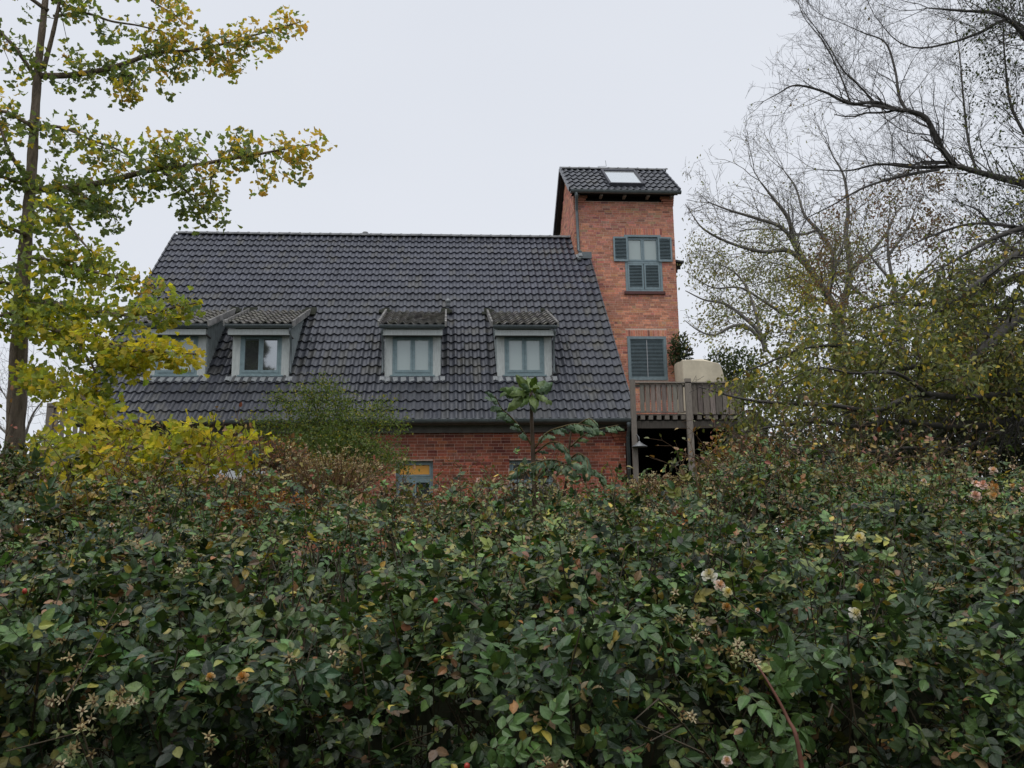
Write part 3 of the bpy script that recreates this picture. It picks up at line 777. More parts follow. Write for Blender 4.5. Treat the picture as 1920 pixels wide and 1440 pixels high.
lay_tiles(troof, 'tower_tile', 'tile', np.array([XTL, YT, ZTE])-Rt[:, 1]*.05, TANG, ntc, ntr, twt, TSL/ntr, TTt, lambda p: np.array([1.05, 1.05, 1.12])*random.gauss(1, .07), keep_t, nobj=100)
Rb2 = np.stack([np.array([-1., 0, 0]), np.array([0, -math.cos(TANG), math.sin(TANG)]), np.array([0, math.sin(TANG), math.cos(TANG)])], axis=1)
C = np.array([np.array([XTR, YT+2*TH, ZTE])+Rb2[:, 0]*(i*twt)+Rb2[:, 1]*(j*TSL/ntr-.05) for j in range(ntr) for i in range(ntc)])
V, F, cc = scatter(TTt, C, np.repeat(Rb2[None], len(C), 0), np.ones(len(C)), np.ones((len(C), 3)))
tag(obj('rear_tile_field', mesh_np('rear_tile_field', V, F, M['tile'], cc), troof), kind='stuff')
ridge_run(troof, XTL-.02, XTR-.05, YT+TH, ZTR+.05, .36, .12)
for sg in (1, -1):
    s_ = np.array([0, sg*math.cos(TANG), math.sin(TANG)]); nn = np.array([0, -sg*math.sin(TANG), math.cos(TANG)])
    for xx in (XTL-.02, XTR+.02):
        for j in range(ntr):
            e = np.array([xx, YT if sg > 0 else YT+2*TH, ZTE])
            m2 = MB(); m2.beam(e+s_*(j*TSL/ntr-.04)+nn*.06, e+s_*((j+1)*TSL/ntr-.02)+nn*.04, .05, .16, nn); m2.build('verge_tile', M['tile'], troof)
# skylight
m2 = MB(); e = np.array([0, YT, ZTE])
def tp(x, s, l): return np.array([x, YT, ZTE])+Rt[:, 1]*s+Rt[:, 2]*l
s0, s1 = TSL*.17, TSL*.86
for (a, b, c, d) in ((skx0-.07, skx0, s0, s1), (skx1, skx1+.07, s0, s1), (skx0, skx1, s0, s0+.09), (skx0, skx1, s1-.12, s1)):
    cc_ = (tp((a+b)/2, (c+d)/2, .08)); m2.obox(cc_, (1, 0, 0), Rt[:, 1], Rt[:, 2], ((b-a)/2, (d-c)/2, .075))
skl = m2.build('skylight', M['slate'], troof)
m2 = MB(); m2.obox(tp((skx0+skx1)/2, (s0+s1)/2, .10), (1, 0, 0), Rt[:, 1], Rt[:, 2], ((skx1-skx0)/2-.002, (s1-s0)/2-.1, .01)); o = m2.build('skylight_pane', M['skylight'], troof)
# eave: gutter, dark soffit with rafter ends, downpipe
gutter(tower, XTL+.02, XTR+.06, YT-.03, ZTE-.01, .085)
m2 = MB(); m2.box((tx0, TFY-.03, z_e+.002), (tx1, TFY+.02, ZTE+.05)); m2.box((XTL+.1, YT+.05, ZTE-.04), (XTR-.1, TFY-.031, ZTE-.02)); m2.build('soffit', M['shadetimber'], tower)
for i in range(5):
    x = tx0+.1+(tx1-tx0-.2)*i/4
    m2 = MB(); m2.box((x-.045, YT+.1, ZTE-.13), (x+.045, TFY-.04, ZTE-.05)); m2.build('rafter_end', M['wood'], tower)
gx = at(1080, 362, YT)[0]; bx = at(1083, 440, TFY-.1)[0]
m2 = MB(); m2.tube([(gx, YT-.03, ZTE-.07), (gx+.02, YT+.02, ZTE-.2), (bx-.01, TFY-.12, ZTE-.50), (bx, TFY-.1, ZTE-.65), (bx+.02, TFY-.1, zt+.22), (bx+.07, TFY-.2, zt+.12)], [.06, .055, .05, .05, .05, .05], 10)
m2.build('downpipe', M['zinc'], tower, True)
# lightning rod
p = at(1136, 319, YT+TH)
m2 = MB(); m2.tube([(p[0]-.3, p[1], ZTR+.16), (p[0]+.02, p[1], ZTR+.17)], .008, 4); m2.tube([(p[0]+.02, p[1], ZTR+.17), (p[0], p[1], ZTR+.40)], .008, 4); m2.build('lightning_rod', M['zinc'], tower)
# little canopy on the far right side
p = at(1272, 498, TFY+.6)
m2 = MB(); m2.obox((tx1+.17, TFY+.75, p[2]+.02), (1, 0, -.15), (0, 1, 0), (.15, 0, 1), (.17, .6, .03)); can = m2.build('side_canopy', M['slate'], tower)
for i in range(3):
    m2 = MB(); m2.box((tx1+.01, TFY+.3+.4*i, p[2]-.22), (tx1+.25, TFY+.36+.4*i, p[2]-.02)); m2.build('canopy_bracket', M['darkwood'], tower)
# shutters
def shutter(name, parent, x0, x1, z0, z1, y, fw=.055, nsl=18, th=.035, mat='teal', mid=False):
    m2 = MB(); m2.box((x0, y-th, z0), (x0+fw, y, z1)); m2.box((x1-fw, y-th, z0), (x1, y, z1)); m2.box((x0+fw, y-th, z1-fw), (x1-fw, y, z1)); m2.box((x0+fw, y-th, z0), (x1-fw, y, z0+fw*1.3))
    s = m2.build(name, M[mat], parent)
    zz0, zz1 = z0+fw*1.3, z1-fw; st = (zz1-zz0)/nsl
    me = None
    m3 = MB()
    for i in range(nsl):
        zc = zz0+(i+.5)*st
        m3 = MB(); m3.obox(((x0+x1)/2, y-th*.5, zc), (1, 0, 0), (0, -.80, -.60), (0, -.60, .80), ((x1-x0)/2-fw, min(st*.50, th*.6), .004))
        m3.build('slat', M[mat], s)
    m3 = MB(); m3.box((x0+fw-.004, y-.004, z0+fw), (x1-fw+.004, y-.0005, z1-fw+.004)); m3.build('backing', M['shadetimber'], s)  # black sheet put in for the shade between slats
    if mid: m3 = MB(); xm = (x0+x1)/2; m3.box((xm-.008, y-th-.012, z0+fw*1.2), (xm+.008, y-th, z1-fw)); m3.build('tilt_rod', M['white'], s)
    return s
zmid = at(1205, 493, TFY)[2]
m2 = MB(); f = .07                      # window surround, proud of the wall
m2.box((wxa, TFY-.03, wz0t), (wxa+f, TFY+.14, wz1t)); m2.box((wxb-f, TFY-.03, wz0t), (wxb, TFY+.14, wz1t)); m2.box((wxa+f, TFY-.03, wz1t-f), (wxb-f, TFY+.14, wz1t)); m2.box((wxa+f, TFY-.03, wz0t), (wxb-f, TFY+.14, wz0t+f))
m2.box((wxa+f, TFY-.02, zmid-.03), (wxb-f, TFY+.14, zmid+.03))
wn = m2.build('window', M['teal'], tower)
casement(wn, wxa+f+.001, wxb-f-.001, zmid+.031, wz1t-f-.001, TFY+.04, M['teal'], [M['pane_blind'], M['pane_blind']], fw=.03, sash=.055, depth=.06)
xm = (wxa+wxb)/2
for (a, b) in ((wxa+f+.01, xm-.01), (xm+.01, wxb-f-.01)): shutter('lower_shutter', tower, a, b, wz0t+f+.01, zmid-.035, TFY+.012, nsl=15)
sz0 = at(1160, 491, TFY)[2]; sz1 = at(1160, 445, TFY)[2]
xa0 = at(1149.5, 468, TFY)[0]; xa1 = at(1176.5, 468, TFY)[0]; xb0 = at(1233, 468, TFY)[0]; xb1 = at(1259, 468, TFY)[0]
shutter('upper_shutter', tower, xa0, xa1, sz0, sz1, TFY-.045, nsl=15); shutter('upper_shutter', tower, xb0, xb1, sz0, sz1, TFY-.045, nsl=15)
m2 = MB(); m2.col = (1, 1, 1); m2.box((wxa-.06, TFY-.09, wz0t-.10), (wxb+.06, TFY-.007, wz0t-.005)); m2.build('sill', M['sillbrick'], tower)
m2 = MB(); f = .09
m2.box((dxa, TFY-.035, dz0t), (dxa+f, TFY+.1, dz1t)); m2.box((dxb-f, TFY-.035, dz0t), (dxb, TFY+.1, dz1t)); m2.box((dxa+f, TFY-.035, dz1t-f), (dxb-f, TFY+.1, dz1t)); m2.box((dxa+f, TFY-.035, dz0t), (dxb-f, TFY+.1, dz0t+f*.9))
m2.build('window', M['teal'], tower)
shutter('window_shutter', tower, dxa+f+.003, dxb-f-.003, dz0t+f*.9+.003, dz1t-f-.003, TFY+.03, fw=.02, nsl=27, mid=True)

# ================================================================== THE TIMBER DECKS
def timber_deck(name, label, X0, X1, yF, yB, zf, zt, posts, boards, dark_store=True):
    dk = empty(name, ((X0+X1)/2, (yF+yB)/2, GZ)); tag(dk, label, 'deck')
    for i in range(int((yB-yF-.02)/.145)):
        y = yF+.02+i*.145
        m2 = MB(); g = random.uniform(.7, 1.0); m2.col = (g, g, g); m2.box((X0, y, zf-.035), (X1, y+.137, zf)); m2.build('deck_board', M['wood'], dk)
    m2 = MB(); m2.col = (.35, .35, .35); m2.box((X0, yF+.05, zf-.36), (X1, yF+.13, zf-.17)); m2.build('front_beam', M['wood'], dk)
    n = 0; x = X0+.12
    while x < X1-.05:
        m2 = MB(); m2.col = (.8, .8, .8); m2.box((x, yF-.01, zf-.145), (x+.11, yB, zf-.036)); m2.build('joist', M['wood'], dk); x += .21
    for (px, wd, ztp, col) in posts:
        m2 = MB(); m2.col = (col,)*3; m2.box((px-wd/2, yF-.09, GZ-.1), (px+wd/2, yF-.012, ztp)); m2.build('post', M['wood'], dk)
    m2 = MB(); m2.col = (1.1, 1.1, 1.1)
    m2.box((X0, yF-.09, zt-.03), (X1, yF+.04, zt)); m2.build('handrail', M['wood'], dk)
    m2 = MB(); m2.col = (1.0, 1.0, 1.0); m2.box((X0, yF-.011, zf+.03), (X1, yF+.03, zf+.075)); m2.build('lower_rail', M['wood'], dk)
    m2 = MB(); m2.col = (.8, .8, .8); m2.box((X0, yF-.011, zt-.12), (X1, yF+.03, zt-.05)); m2.build('upper_rail', M['wood'], dk)
    for (a, b, z0, z1, dy, col) in boards:
        m2 = MB(); m2.col = (col*random.uniform(.93, 1.07), col*random.uniform(.95, 1.03), col); m2.box((a, yF-.034+dy, z0), (b, yF-.013+dy, z1)); m2.build('baluster_board', M['wood'], dk)
    return dk
dyF = 21.55
zt = at(1300, 717, dyF)[2]; zf = at(1240, 776, dyF)[2]
X0 = at(1192, 770, dyF)[0]; X1 = at(1388, 770, dyF)[0]; xp = at(1290.5, 760, dyF)[0]
bd = []
pw = at(1001, 0, dyF)[0]-at(1000, 0, dyF)[0]; pw = abs(pw)
x = X0+.12; k = 0
while x < xp-.14:
    bd.append((x, x+.105, zf+.03, zt-.04, 0, random.uniform(.75, 1.15)))
    if k > 5 or True: bd.append((x+.085, x+.145, zf+.35+random.uniform(-.05, .05) if k < 7 else zf+.03, zt-.04, .066, random.uniform(.9, 1.3)))
    x += .142; k += 1
x = xp+.09
while x < X1-.12:
    wd = random.choice((.12, .14, .16)); bd.append((x, x+wd, zf-.02, zt-.04, 0, random.uniform(.6, 1.05))); bd.append((x+wd-.01, x+wd+.06, zf-.02, zt-.04, .066, random.uniform(.5, .9))); x += wd+.022
deck = timber_deck('timber_deck', 'weathered grey timber deck on posts beside the tower, dark open store beneath', X0, X1, dyF, TFY-.15, zf, zt,
    [(float(at(1188, 800, dyF)[0]), .13, zt+.06, .85), (xp, .155, zt+.09, 1.0), (X1, .17, zt+.03, .75)], bd)
X0b = at(1195, 850, WY)[0]
# store beneath: back and side boards coloured black for its shade, left jamb, second diagonal braces
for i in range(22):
    m2 = MB(); a = 4.42+i*.19; m2.box((a, TFY-.30, GZ-.1), (a+.183, TFY-.27, zf-.15)); m2.build('store_board', M['shadetimber'], deck)
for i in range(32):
    m2 = MB(); a = dyF+.2+i*.19; m2.box((X1+.02, a, GZ-.1), (X1+.05, a+.183, zf-.15)); m2.build('store_board', M['shadetimber'], deck)
m2 = MB(); m2.box((X0+.1, dyF+.14, zf-.19), (X1, TFY-.31, zf-.146)); m2.box((4.42, WY+.4, GZ-.1), (4.45, TFY-.31, zf-.2)); m2.box((4.46, dyF+.3, GZ-.05), (X1, TFY-.31, GZ+.02)); m2.build('store_lining', M['shadetimber'], deck)
m2 = MB(); a = X1-.02
m2.beam(at(1370, 795, dyF+.2), at(1395, 880, dyF+.2), .09, .09); m2.col = (.55,)*3
m2.build('brace', M['wood'], deck)
for i in range(5):    # side boards at the far right below the deck
    m2 = MB(); m2.col = (random.uniform(.35, .6),)*3; xx = X1+.10+i*.13; m2.box((xx, dyF+.1, GZ), (xx+.12, dyF+.13, zf-.1)); m2.build('side_board', M['wood'], deck)
# railing round the right-hand side
for i in range(14):
    m2 = MB(); m2.col = (random.uniform(.5, .9),)*3; y = dyF+.12+i*.16; m2.box((X1-.01, y, zf), (X1+.012, y+.13, zt-.03)); m2.build('baluster_board', M['wood'], deck)

# left deck behind the gable
yL = 25.6
a0 = at(90, 800, yL)[0]
zt2 = at(110, 763, yL)[2]; zf2 = zt2-.95
bd = []; x = a0+.15
while x < GWX0-.1: bd.append((x, x+.13, zf2, zt2-.02, 0, random.uniform(.6, 1.15))); x += .185
timber_deck('timber_deck', 'short weathered grey timber deck at the left gable behind the yellow tree', a0, GWX0-.02, yL, yL+2.4, zf2, zt2, [(a0+.06, .2, zt2+.10, .8)], bd)

# covered furniture on the deck
cy0 = 23.3
c0 = at(1282, 714, cy0); c1 = at(1358, 714, cy0); zt_ = at(1290, 671, cy0)[2]
m2 = MB(); nu, nv = 26, 12
prof = []
def topz(t): return zt_-(.02 if t < .25 else .02+.13*((t-.25)/.75)**1.8+(.35*max(0, (t-.9)/.1)**2))
V = []; F = []
rings = 14; Wd = c1[0]-c0[0]; Dp = .95
for j in range(rings+1):
    for i in range(nu+1):
        t = i/nu; s = j/rings
        x = c0[0]+Wd*t; y = cy0+Dp*s
        edge = min(min(s, 1-s)/.10, 1)
        z = topz(t)-.05*(1-edge)**2-.02*math.sin(t*9+s*5)*edge+.02*mnoise.noise(Vector((x*3, y*3, 0)))
        V.append((x, y, z))
for j in range(rings):
    for i in range(nu): F.append((j*(nu+1)+i, j*(nu+1)+i+1, (j+1)*(nu+1)+i+1, (j+1)*(nu+1)+i))
m2.add(V, F)
# skirt
loopi = [i for i in range(nu+1)]+[j*(nu+1)+nu for j in range(1, rings+1)]+[rings*(nu+1)+i for i in range(nu-1, -1, -1)]+[j*(nu+1) for j in range(rings-1, 0, -1)]
L0 = [V[i] for i in loopi]; V2 = []; H = 6
cxm, cym = (c0[0]+c1[0])/2, cy0+Dp/2
for h in range(H+1):
    for q_, p_ in enumerate(L0):
        f_ = h/H; z = p_[2]*(1-f_)+(zf+.02)*f_
        wv = .055*f_*math.sin(q_*1.1+math.sin(q_*.7)*2)+.02*f_*mnoise.noise(Vector((q_*.8, h, 3)))
        dx, dy = p_[0]-cxm, p_[1]-cym; l_ = math.hypot(dx, dy)
        V2.append((p_[0]+dx/l_*wv, p_[1]+dy/l_*wv, z))
nL = len(L0)
m2.add(V2, [(h*nL+(q_+1) % nL, h*nL+q_, (h+1)*nL+q_, (h+1)*nL+(q_+1) % nL) for h in range(H) for q_ in range(nL)])
o = m2.build('furniture_cover', M['canvas'], None, True, origin=(cxm, cym, zf)); tag(o, 'beige canvas cover draped over garden furniture on the timber deck', 'cover')

# barn lamp by the downpipe
lp = at(1199, 836, 21.35)
lamp = empty('barn_lamp', (lp[0], 21.35, lp[2])); tag(lamp, 'grey conical barn lamp on a curved arm beside the downpipe', 'lamp')
m2 = MB(); prof = [(.022, .12), (.03, .10), (.045, .085), (.19, -.01), (.20, -.03), (.192, -.03), (.04, .06)]; V = []; k = 24
for r_, z_ in prof:
    for j in range(k): V.append((lp[0]+r_*math.cos(2*math.pi*j/k), 21.35+r_*math.sin(2*math.pi*j/k), lp[2]+z_))
m2.add(V, [(a*k+j, a*k+(j+1) % k, (a+1)*k+(j+1) % k, (a+1)*k+j) for a in range(len(prof)-1) for j in range(k)]); m2.build('lamp_shade', M['metal'], lamp, True)
m2 = MB(); m2.tube([(lp[0], 21.35, lp[2]+.10), (lp[0], 21.37, lp[2]+.22), (lp[0]-.03, 21.45, lp[2]+.30), (lp[0]-.07, 21.5, lp[2]+.22), (lp[0]-.1, 21.53, lp[2]+.12)], .011, 6); m2.build('arm', M['metal'], lamp, True)
m2 = MB(); m2.box((lp[0]-.14, 21.48, lp[2]-.02), (lp[0]-.06, 21.55, lp[2]+.14)); m2.build('bracket', M['metal'], lamp)

# things half hidden in the garden
def plank_screen(name, label, cat, x0, x1, y, z0, z1, mat, wd=.11, top=None):
    r = empty(name, ((x0+x1)/2, y, z0)); tag(r, label, cat); x = x0
    while x < x1:
        m2 = MB(); m2.col = (random.uniform(.85, 1.1),)*3; m2.box((x, y, z0), (x+wd-.008, y+.025, z1+random.uniform(-.01, .01))); m2.build('plank', M[mat], r); x += wd
    m2 = MB(); m2.box((x0, y+.0255, z1-.25), (x1, y+.06, z1-.17)); m2.build('rail', M[mat], r); return r
M['bluewood'] = mat_col('blue_grey_boards', (.16, .235, .28), rough=.7, nscale=8, nlo=.75, nhi=1.1, stretch=(4, 4, .6))
ys_ = 11.5
plank_screen('board_fence', 'blue grey painted board fence glimpsed under the yellow tree branches', 'fence', at(88, 900, ys_)[0], at(262, 900, ys_)[0], ys_, float(gz(ys_)), at(150, 856, ys_)[2], 'bluewood')
yw = 15.0
wt = empty('garden_canopy', (at(440, 900, yw)[0], yw+.5, float(gz(yw)))); tag(wt, 'white flat canopy edge glimpsed over the hedge left of the windows', 'canopy')
a, b = at(330, 882, yw), at(498, 882, yw)
m2 = MB(); m2.box((a[0], yw, at(440, 899, yw)[2]), (b[0], yw+1.4, at(440, 879, yw)[2])); m2.build('top', M['white'], wt)
for xx in (a[0]+.1, at(450, 900, yw)[0], b[0]-.08):
    m2 = MB(); m2.box((xx-.03, yw+.03, float(gz(yw))), (xx+.03, yw+.09, at(440, 899, yw)[2])); m2.build('post', M['white'], wt)
yt = 20.6
tr = empty('trellis', (at(970, 920, yt)[0], yt, GZ)); tag(tr, 'weathered wooden trellis frame standing before the right facade window', 'trellis')
ta, tb_ = at(890, 909, yt), at(1048, 905, yt)
for zz in (0, .42, .84):
    m2 = MB(); m2.box((ta[0], yt, ta[2]-.09-zz), (tb_[0], yt+.04, ta[2]-zz)); m2.build('rail', M['wood'], tr)
for i in range(5):
    xx = ta[0]+(tb_[0]-ta[0]-.06)*i/4; m2 = MB(); m2.col = (1.2,)*3; m2.box((xx, yt-.042, GZ-.05), (xx+.06, yt-.002, ta[2]+.0)); m2.build('upright', M['wood'], tr)
yb = 9.5
a, b = at(1566, 900, yb), at(1628, 900, yb); zt_b = at(1590, 886, yb)[2]
sb = empty('storage_box', ((a[0]+b[0])/2, yb+.3, float(gz(yb)))); tag(sb, 'dark grey garden box with pale lid behind the roses at the right', 'box')
m2 = MB(); m2.box((a[0], yb, float(gz(yb))-.02), (b[0], yb+.55, zt_b)); m2.build('box_body', M['slate'], sb)
m2 = MB(); m2.obox(((a[0]+b[0])/2, yb+.27, zt_b+.035), (1, 0, 0), (0, 1, .06), (0, -.06, 1), ((b[0]-a[0])/2+.03, .31, .02)); m2.build('lid', M['white'], sb)
# mossy picket fence inside the hedge
yp = 3.3
pf = empty('picket_fence', (0.2, yp, 0.2)); tag(pf, 'mossy old picket fence buried inside the rose hedge', 'fence')
M['mossy'] = mat_col('mossy_picket', (.07, .075, .05), rough=.95, spec=.1, nscale=12, nlo=.5, nhi=1.4)
for i in range(26):
    x = -3.2+i*.26+random.uniform(-.02, .02); m2 = MB(); m2.col = (random.uniform(.7, 1.2),)*3; m2.box((x, yp, .05), (x+.085, yp+.022, 1.12+random.uniform(-.03, .03))); m2.build('picket', M['mossy'], pf)
for z in (.35, .95):
    m2 = MB(); m2.box((-3.3, yp+.0225, z), (3.7, yp+.06, z+.07)); m2.build('rail', M['mossy'], pf)

#VEGETATION
# ================================================================== VEGETATION
def jitter(cols, s=.12): return cols*RG.uniform(1-s, 1+s, (len(cols), 1))*RG.normal(1, s*.35, cols.shape)
def pick(pal, wts, n):
    pal = np.array(pal, float); wts = np.array(wts, float); wts /= wts.sum()
    return pal[RG.choice(len(pal), n, p=wts)]
# leaf templates ---------------------------------------------------
def leaf_tmpl(rows, fold=.25, droop=.25, full=True):
    """rows: (t, halfwidth). blade along +x, folded about the midrib"""
    V = []; F = []; tint = []
    idx = []
    for (t, hw) in rows:
        z = -droop*t*t
        if hw == 0: V.append((t, 0, z)); tint.append(1.15); idx.append((len(V)-1,))
        else:
            V += [(t, -hw, z+fold*hw), (t, 0, z), (t, hw, z+fold*hw)]; tint += [.95, 1.28, .95]; k = len(V); idx.append((k-3, k-2, k-1))
    for a, b in zip(idx[:-1], idx[1:]):
        if len(a) == 1: F += [(a[0], b[0], b[1]), (a[0], b[1], b[2])]
        elif len(b) == 1: F += [(a[0], b[0], a[1]), (a[1], b[0], a[2])]
        else: F += [(a[0], b[0], b[1], a[1]), (a[1], b[1], b[2], a[2])]
    return np.array(V), F, np.array(tint)
ROSE = leaf_tmpl([(0, 0), (.08, .13), (.25, .27), (.45, .32), (.68, .25), (.88, .11), (1, 0)], .35, .22)
ROSE2 = leaf_tmpl([(0, 0), (.15, .24), (.42, .34), (.75, .22), (1, 0)], .1, .05)
ROSEL = leaf_tmpl([(0, 0), (.3, .30), (.7, .24), (1, 0)], .35, .15)
ELL = leaf_tmpl([(0, 0), (.35, .27), (.7, .2), (1, 0)], .4, .2)
TINY = (np.array([(0, 0, 0), (.45, -.27, .05), (1, 0, -.08), (.45, .27, .05)], float), [(0, 1, 2), (0, 2, 3)], np.array([1, 1, 1, 1.]))
def ginkgo_tmpl(notch=.72, wav=.06, half=58, curl=.15):
    V = [(0, -.012, 0), (0, .012, 0), (.42, 0, -.06)]; F = [(0, 1, 2)]
    n = 9
    for i in range(n):
        a = math.radians(-half+2*half*i/(n-1)); r = .62*(1+(wav if i % 2 else -wav*.3)); 
        if i == n//2: r *= notch
        V.append((.42+math.cos(a)*r, math.sin(a)*r, -.06+curl*abs(math.sin(a))+.05*math.sin(i*2.1)))
    for i in range(n-1): F.append((2, 3+i, 4+i))
    return np.array(V), F, np.array([.8, .8, 1.1]+[1, .93]*4+[1])
GK = ginkgo_tmpl(); GK2 = ginkgo_tmpl(.88, .03, 50, .28)
for g in (GK, GK2): g[0][2:] *= 1

def leaf_objects(parent, name, mat, T, C, R, S, cols, nobj, score):
    """makes the nobj best-scored leaves objects of their own; returns mask of the rest"""
    order = np.argsort(-score)[:nobj]
    K = 14; pal = cols[order[RG.choice(len(order), K)]]
    mes = [mesh_np(name, T[0], [[f for f in T[1] if len(f) == 3], [f for f in T[1] if len(f) == 4]], mat, np.array(c)[None]*T[2][:, None]) for c in pal]
    for q in order:
        j = int(np.argmin(((pal-cols[q])**2).sum(1)))
        o = bpy.data.objects.new(name, mes[j]); COL.objects.link(o); o.parent = parent
        A = R[q]*S[q]; mw = Matrix(A.tolist()).to_4x4(); mw.translation = Vector(C[q])-WL[parent.name]; o.matrix_local = mw
    m = np.ones(len(C), bool); m[order] = False; return m
def foliage(parent, name, mat, T, C, R, S, cols, nobj=0, leafname='leaf', margin=20, smooth=False):
    C = np.asarray(C); S = np.asarray(S)
    if nobj:
        u, v, d = project(C); px = S*FPX/d
        nz_ = np.abs(np.einsum('ni,ni->n', R[:, :, 2], (C-CAM)/np.linalg.norm(C-CAM, axis=1, keepdims=True)))
        inf = (u > margin) & (u < 1920-margin) & (v > margin) & (v < 1440-margin) & (d > 0)
        # hidden ones score low: keep only the nearest in each small cell
        cell = (np.floor(u/14).astype(int)*1000+np.floor(v/14).astype(int)); order = np.argsort(d); seen = {}
        front = np.zeros(len(C), bool)
        for i in order:
            if inf[i] and cell[i] not in seen: seen[cell[i]] = 1; front[i] = True
        sc_ = px*(.3+nz_)*inf*np.where(front, 1, .05)*RG.uniform(.75, 1, len(C))
        m = leaf_objects(parent, leafname, mat, T, C, R, S, cols, nobj, sc_)
        C, R, S, cols = C[m], R[m], S[m], cols[m]
    V, F, cc = scatter(T[:2], C, R, S, cols, T[2])
    o = obj(name, mesh_np(name, V, F, mat, cc, smooth), parent); tag(o, kind='stuff'); return o

# branching --------------------------------------------------------
def rvec(a): return Vector((random.gauss(0, a), random.gauss(0, a), random.gauss(0, a)))
def grow(segs, tips, P, d, L, r, lvl, par, hang=0.0):
    """recursive twigging. par: dict step, wob, up, ratio, angle, kids, maxl"""
    st = par['step'][min(lvl, len(par['step'])-1)]; n = max(2, int(L/st)); r_end = r*.35
    pr = r
    kid_every = par['every'][min(lvl, len(par['every'])-1)]; acc = random.uniform(0, kid_every)
    for i in range(n):
        d = (d+rvec(par['wob'])+Vector((0, 0, par['up']))).normalized()
        Q = P+d*st; rr = r+(r_end-r)*(i+1)/n
        segs.append((*P, *Q, pr, rr)); pr = rr
        acc += st
        while acc > kid_every:
            acc -= kid_every
            if lvl < par['maxl'] and i > 0:
                ax = d.cross(rvec(1)).normalized(); an = math.radians(random.gauss(par['angle'], 12))
                dd = (Matrix.Rotation(an, 3, ax) @ d); dd.z += par['kup']; dd.normalize()
                grow(segs, tips, P.lerp(Q, random.random()), dd, L*par['ratio']*random.uniform(.55, 1.1)*(1-.45*i/n), max(rr*.55, par['rmin']), lvl+1, par)
        if lvl >= par['leaf']: tips.append((*Q, *d))
        P = Q
def spline(P, k=6):
    """Catmull-Rom through points"""
    P = [np.array(p, float) for p in P]; P = [2*P[0]-P[1]]+P+[2*P[-1]-P[-2]]; o = []
    for i in range(1, len(P)-2):
        a, b, c, d = P[i-1:i+3]
        for j in range(k):
            t = j/k; o.append(.5*((2*b)+(-a+c)*t+(2*a-5*b+4*c-d)*t*t+(-a+3*b-3*c+d)*t**3))
    o.append(P[-2]); return np.array(o)
def limb_mesh(pts, r0, r1, k=8, wob=.02):
    S = spline(pts); n = len(S); rr = np.linspace(r0, r1, n)*(1+np.array([.12*mnoise.noise(Vector((i*.9, r0*9, 0))) for i in range(n)]))
    m2 = MB(); m2.tube([tuple(p) for p in S], list(rr), k); return m2, S, rr
def twigmesh(parent, segs, mat, name='twigs', k=3, stuff=True, col=None, keep=None):
    if keep is not None:
        A_ = np.array(segs, float); segs = A_[keep(*project(A_[:, 3:6])[:2])]
    V, F = segments(segs, k); me = mesh_np(name, V, [F], mat, None if col is None else np.tile(col, (len(V), 1)))
    o = obj(name, me, parent)
    if stuff: tag(o, kind='stuff')
    return o
def kids_along(segs, tips, S, rr, par, every, L, lvl=1, kup=None, t0=.1, side=None):
    acc = random.uniform(0, every); n = len(S)
    for i in range(1, n):
        a = Vector(S[i-1]); b = Vector(S[i]); l = (b-a).length; acc += l
        if i/n < t0: continue
        while acc > every:
            acc -= every; d = (b-a).normalized(); ax = d.cross(rvec(1)).normalized()
            dd = Matrix.Rotation(math.radians(random.gauss(par['angle'], 14)), 3, ax) @ d
            if side is not None: dd = (dd+side).normalized()
            dd.z += par['kup'] if kup is None else kup; dd.normalize()
            grow(segs, tips, a.lerp(b, random.random()), dd, L*random.uniform(.5, 1.15)*(1.05-.45*i/n), max(min(rr[i]*.32, rr[i]*.15+.006*par.get('thick', 1)), par['rmin']), lvl, par)

# ------------------------------------------------------------------ ginkgo
gb = at(28, 845, 7.5)
gk = empty('ginkgo_tree', (gb[0], 7.5, float(gz(7.5)))); tag(gk, 'tall ginkgo with fan leaves turning yellow, single straight trunk at the left edge', 'tree')
tp_ = [(24, 900, 7.5), (28, 835, 7.5), (33, 700, 7.5), (41, 560, 7.55), (47, 470, 7.55), (53, 400, 7.6), (58, 340, 7.6), (64, 240, 7.65), (70, 150, 7.65), (74, 100, 7.7), (82, 30, 7.7), (90, -60, 7.75), (96, -200, 7.8)]
pts = [at(*p) for p in tp_]; pts = [np.array([pts[0][0], 7.5, float(gz(7.5))-.1])]+pts
S_ = spline(pts); nS = len(S_)
rad = np.interp(S_[:, 2], [0, 2.4, 3.6, 4.3, 5.6, 6.6, 8.3], [.105, .076, .064, .052, .038, .028, .012])
m2 = MB(); m2.tube([tuple(p) for p in S_], list(rad*(1+.05*np.sin(np.arange(nS)*1.7))), 14); m2.build('trunk', M['bark_ginkgo'], gk, True)
GC = []; GD = []; GS = []; GCOL = []; gsegs = []
green = (.185, .240, .105); lime = (.28, .335, .080); yel = (.53, .46, .065); ora = (.57, .40, .10); dkg = (.135, .180, .090)
def gclump(p, r, n, pal, wts, size, flat=.75):
    v = RG.normal(size=(n, 3))*np.array([r, r, r*flat])*.5
    C = p+v; GC.append(C)
    d = v/np.maximum(np.linalg.norm(v, axis=1, keepdims=True), 1e-5)*.6+rndunit(n)*.55+np.array([0, 0, -.25]); GD.append(d)
    GS.append(np.full(n, size)*RG.uniform(.6, 1.12, n)); GCOL.append(jitter(pick(pal, wts, n), .16))
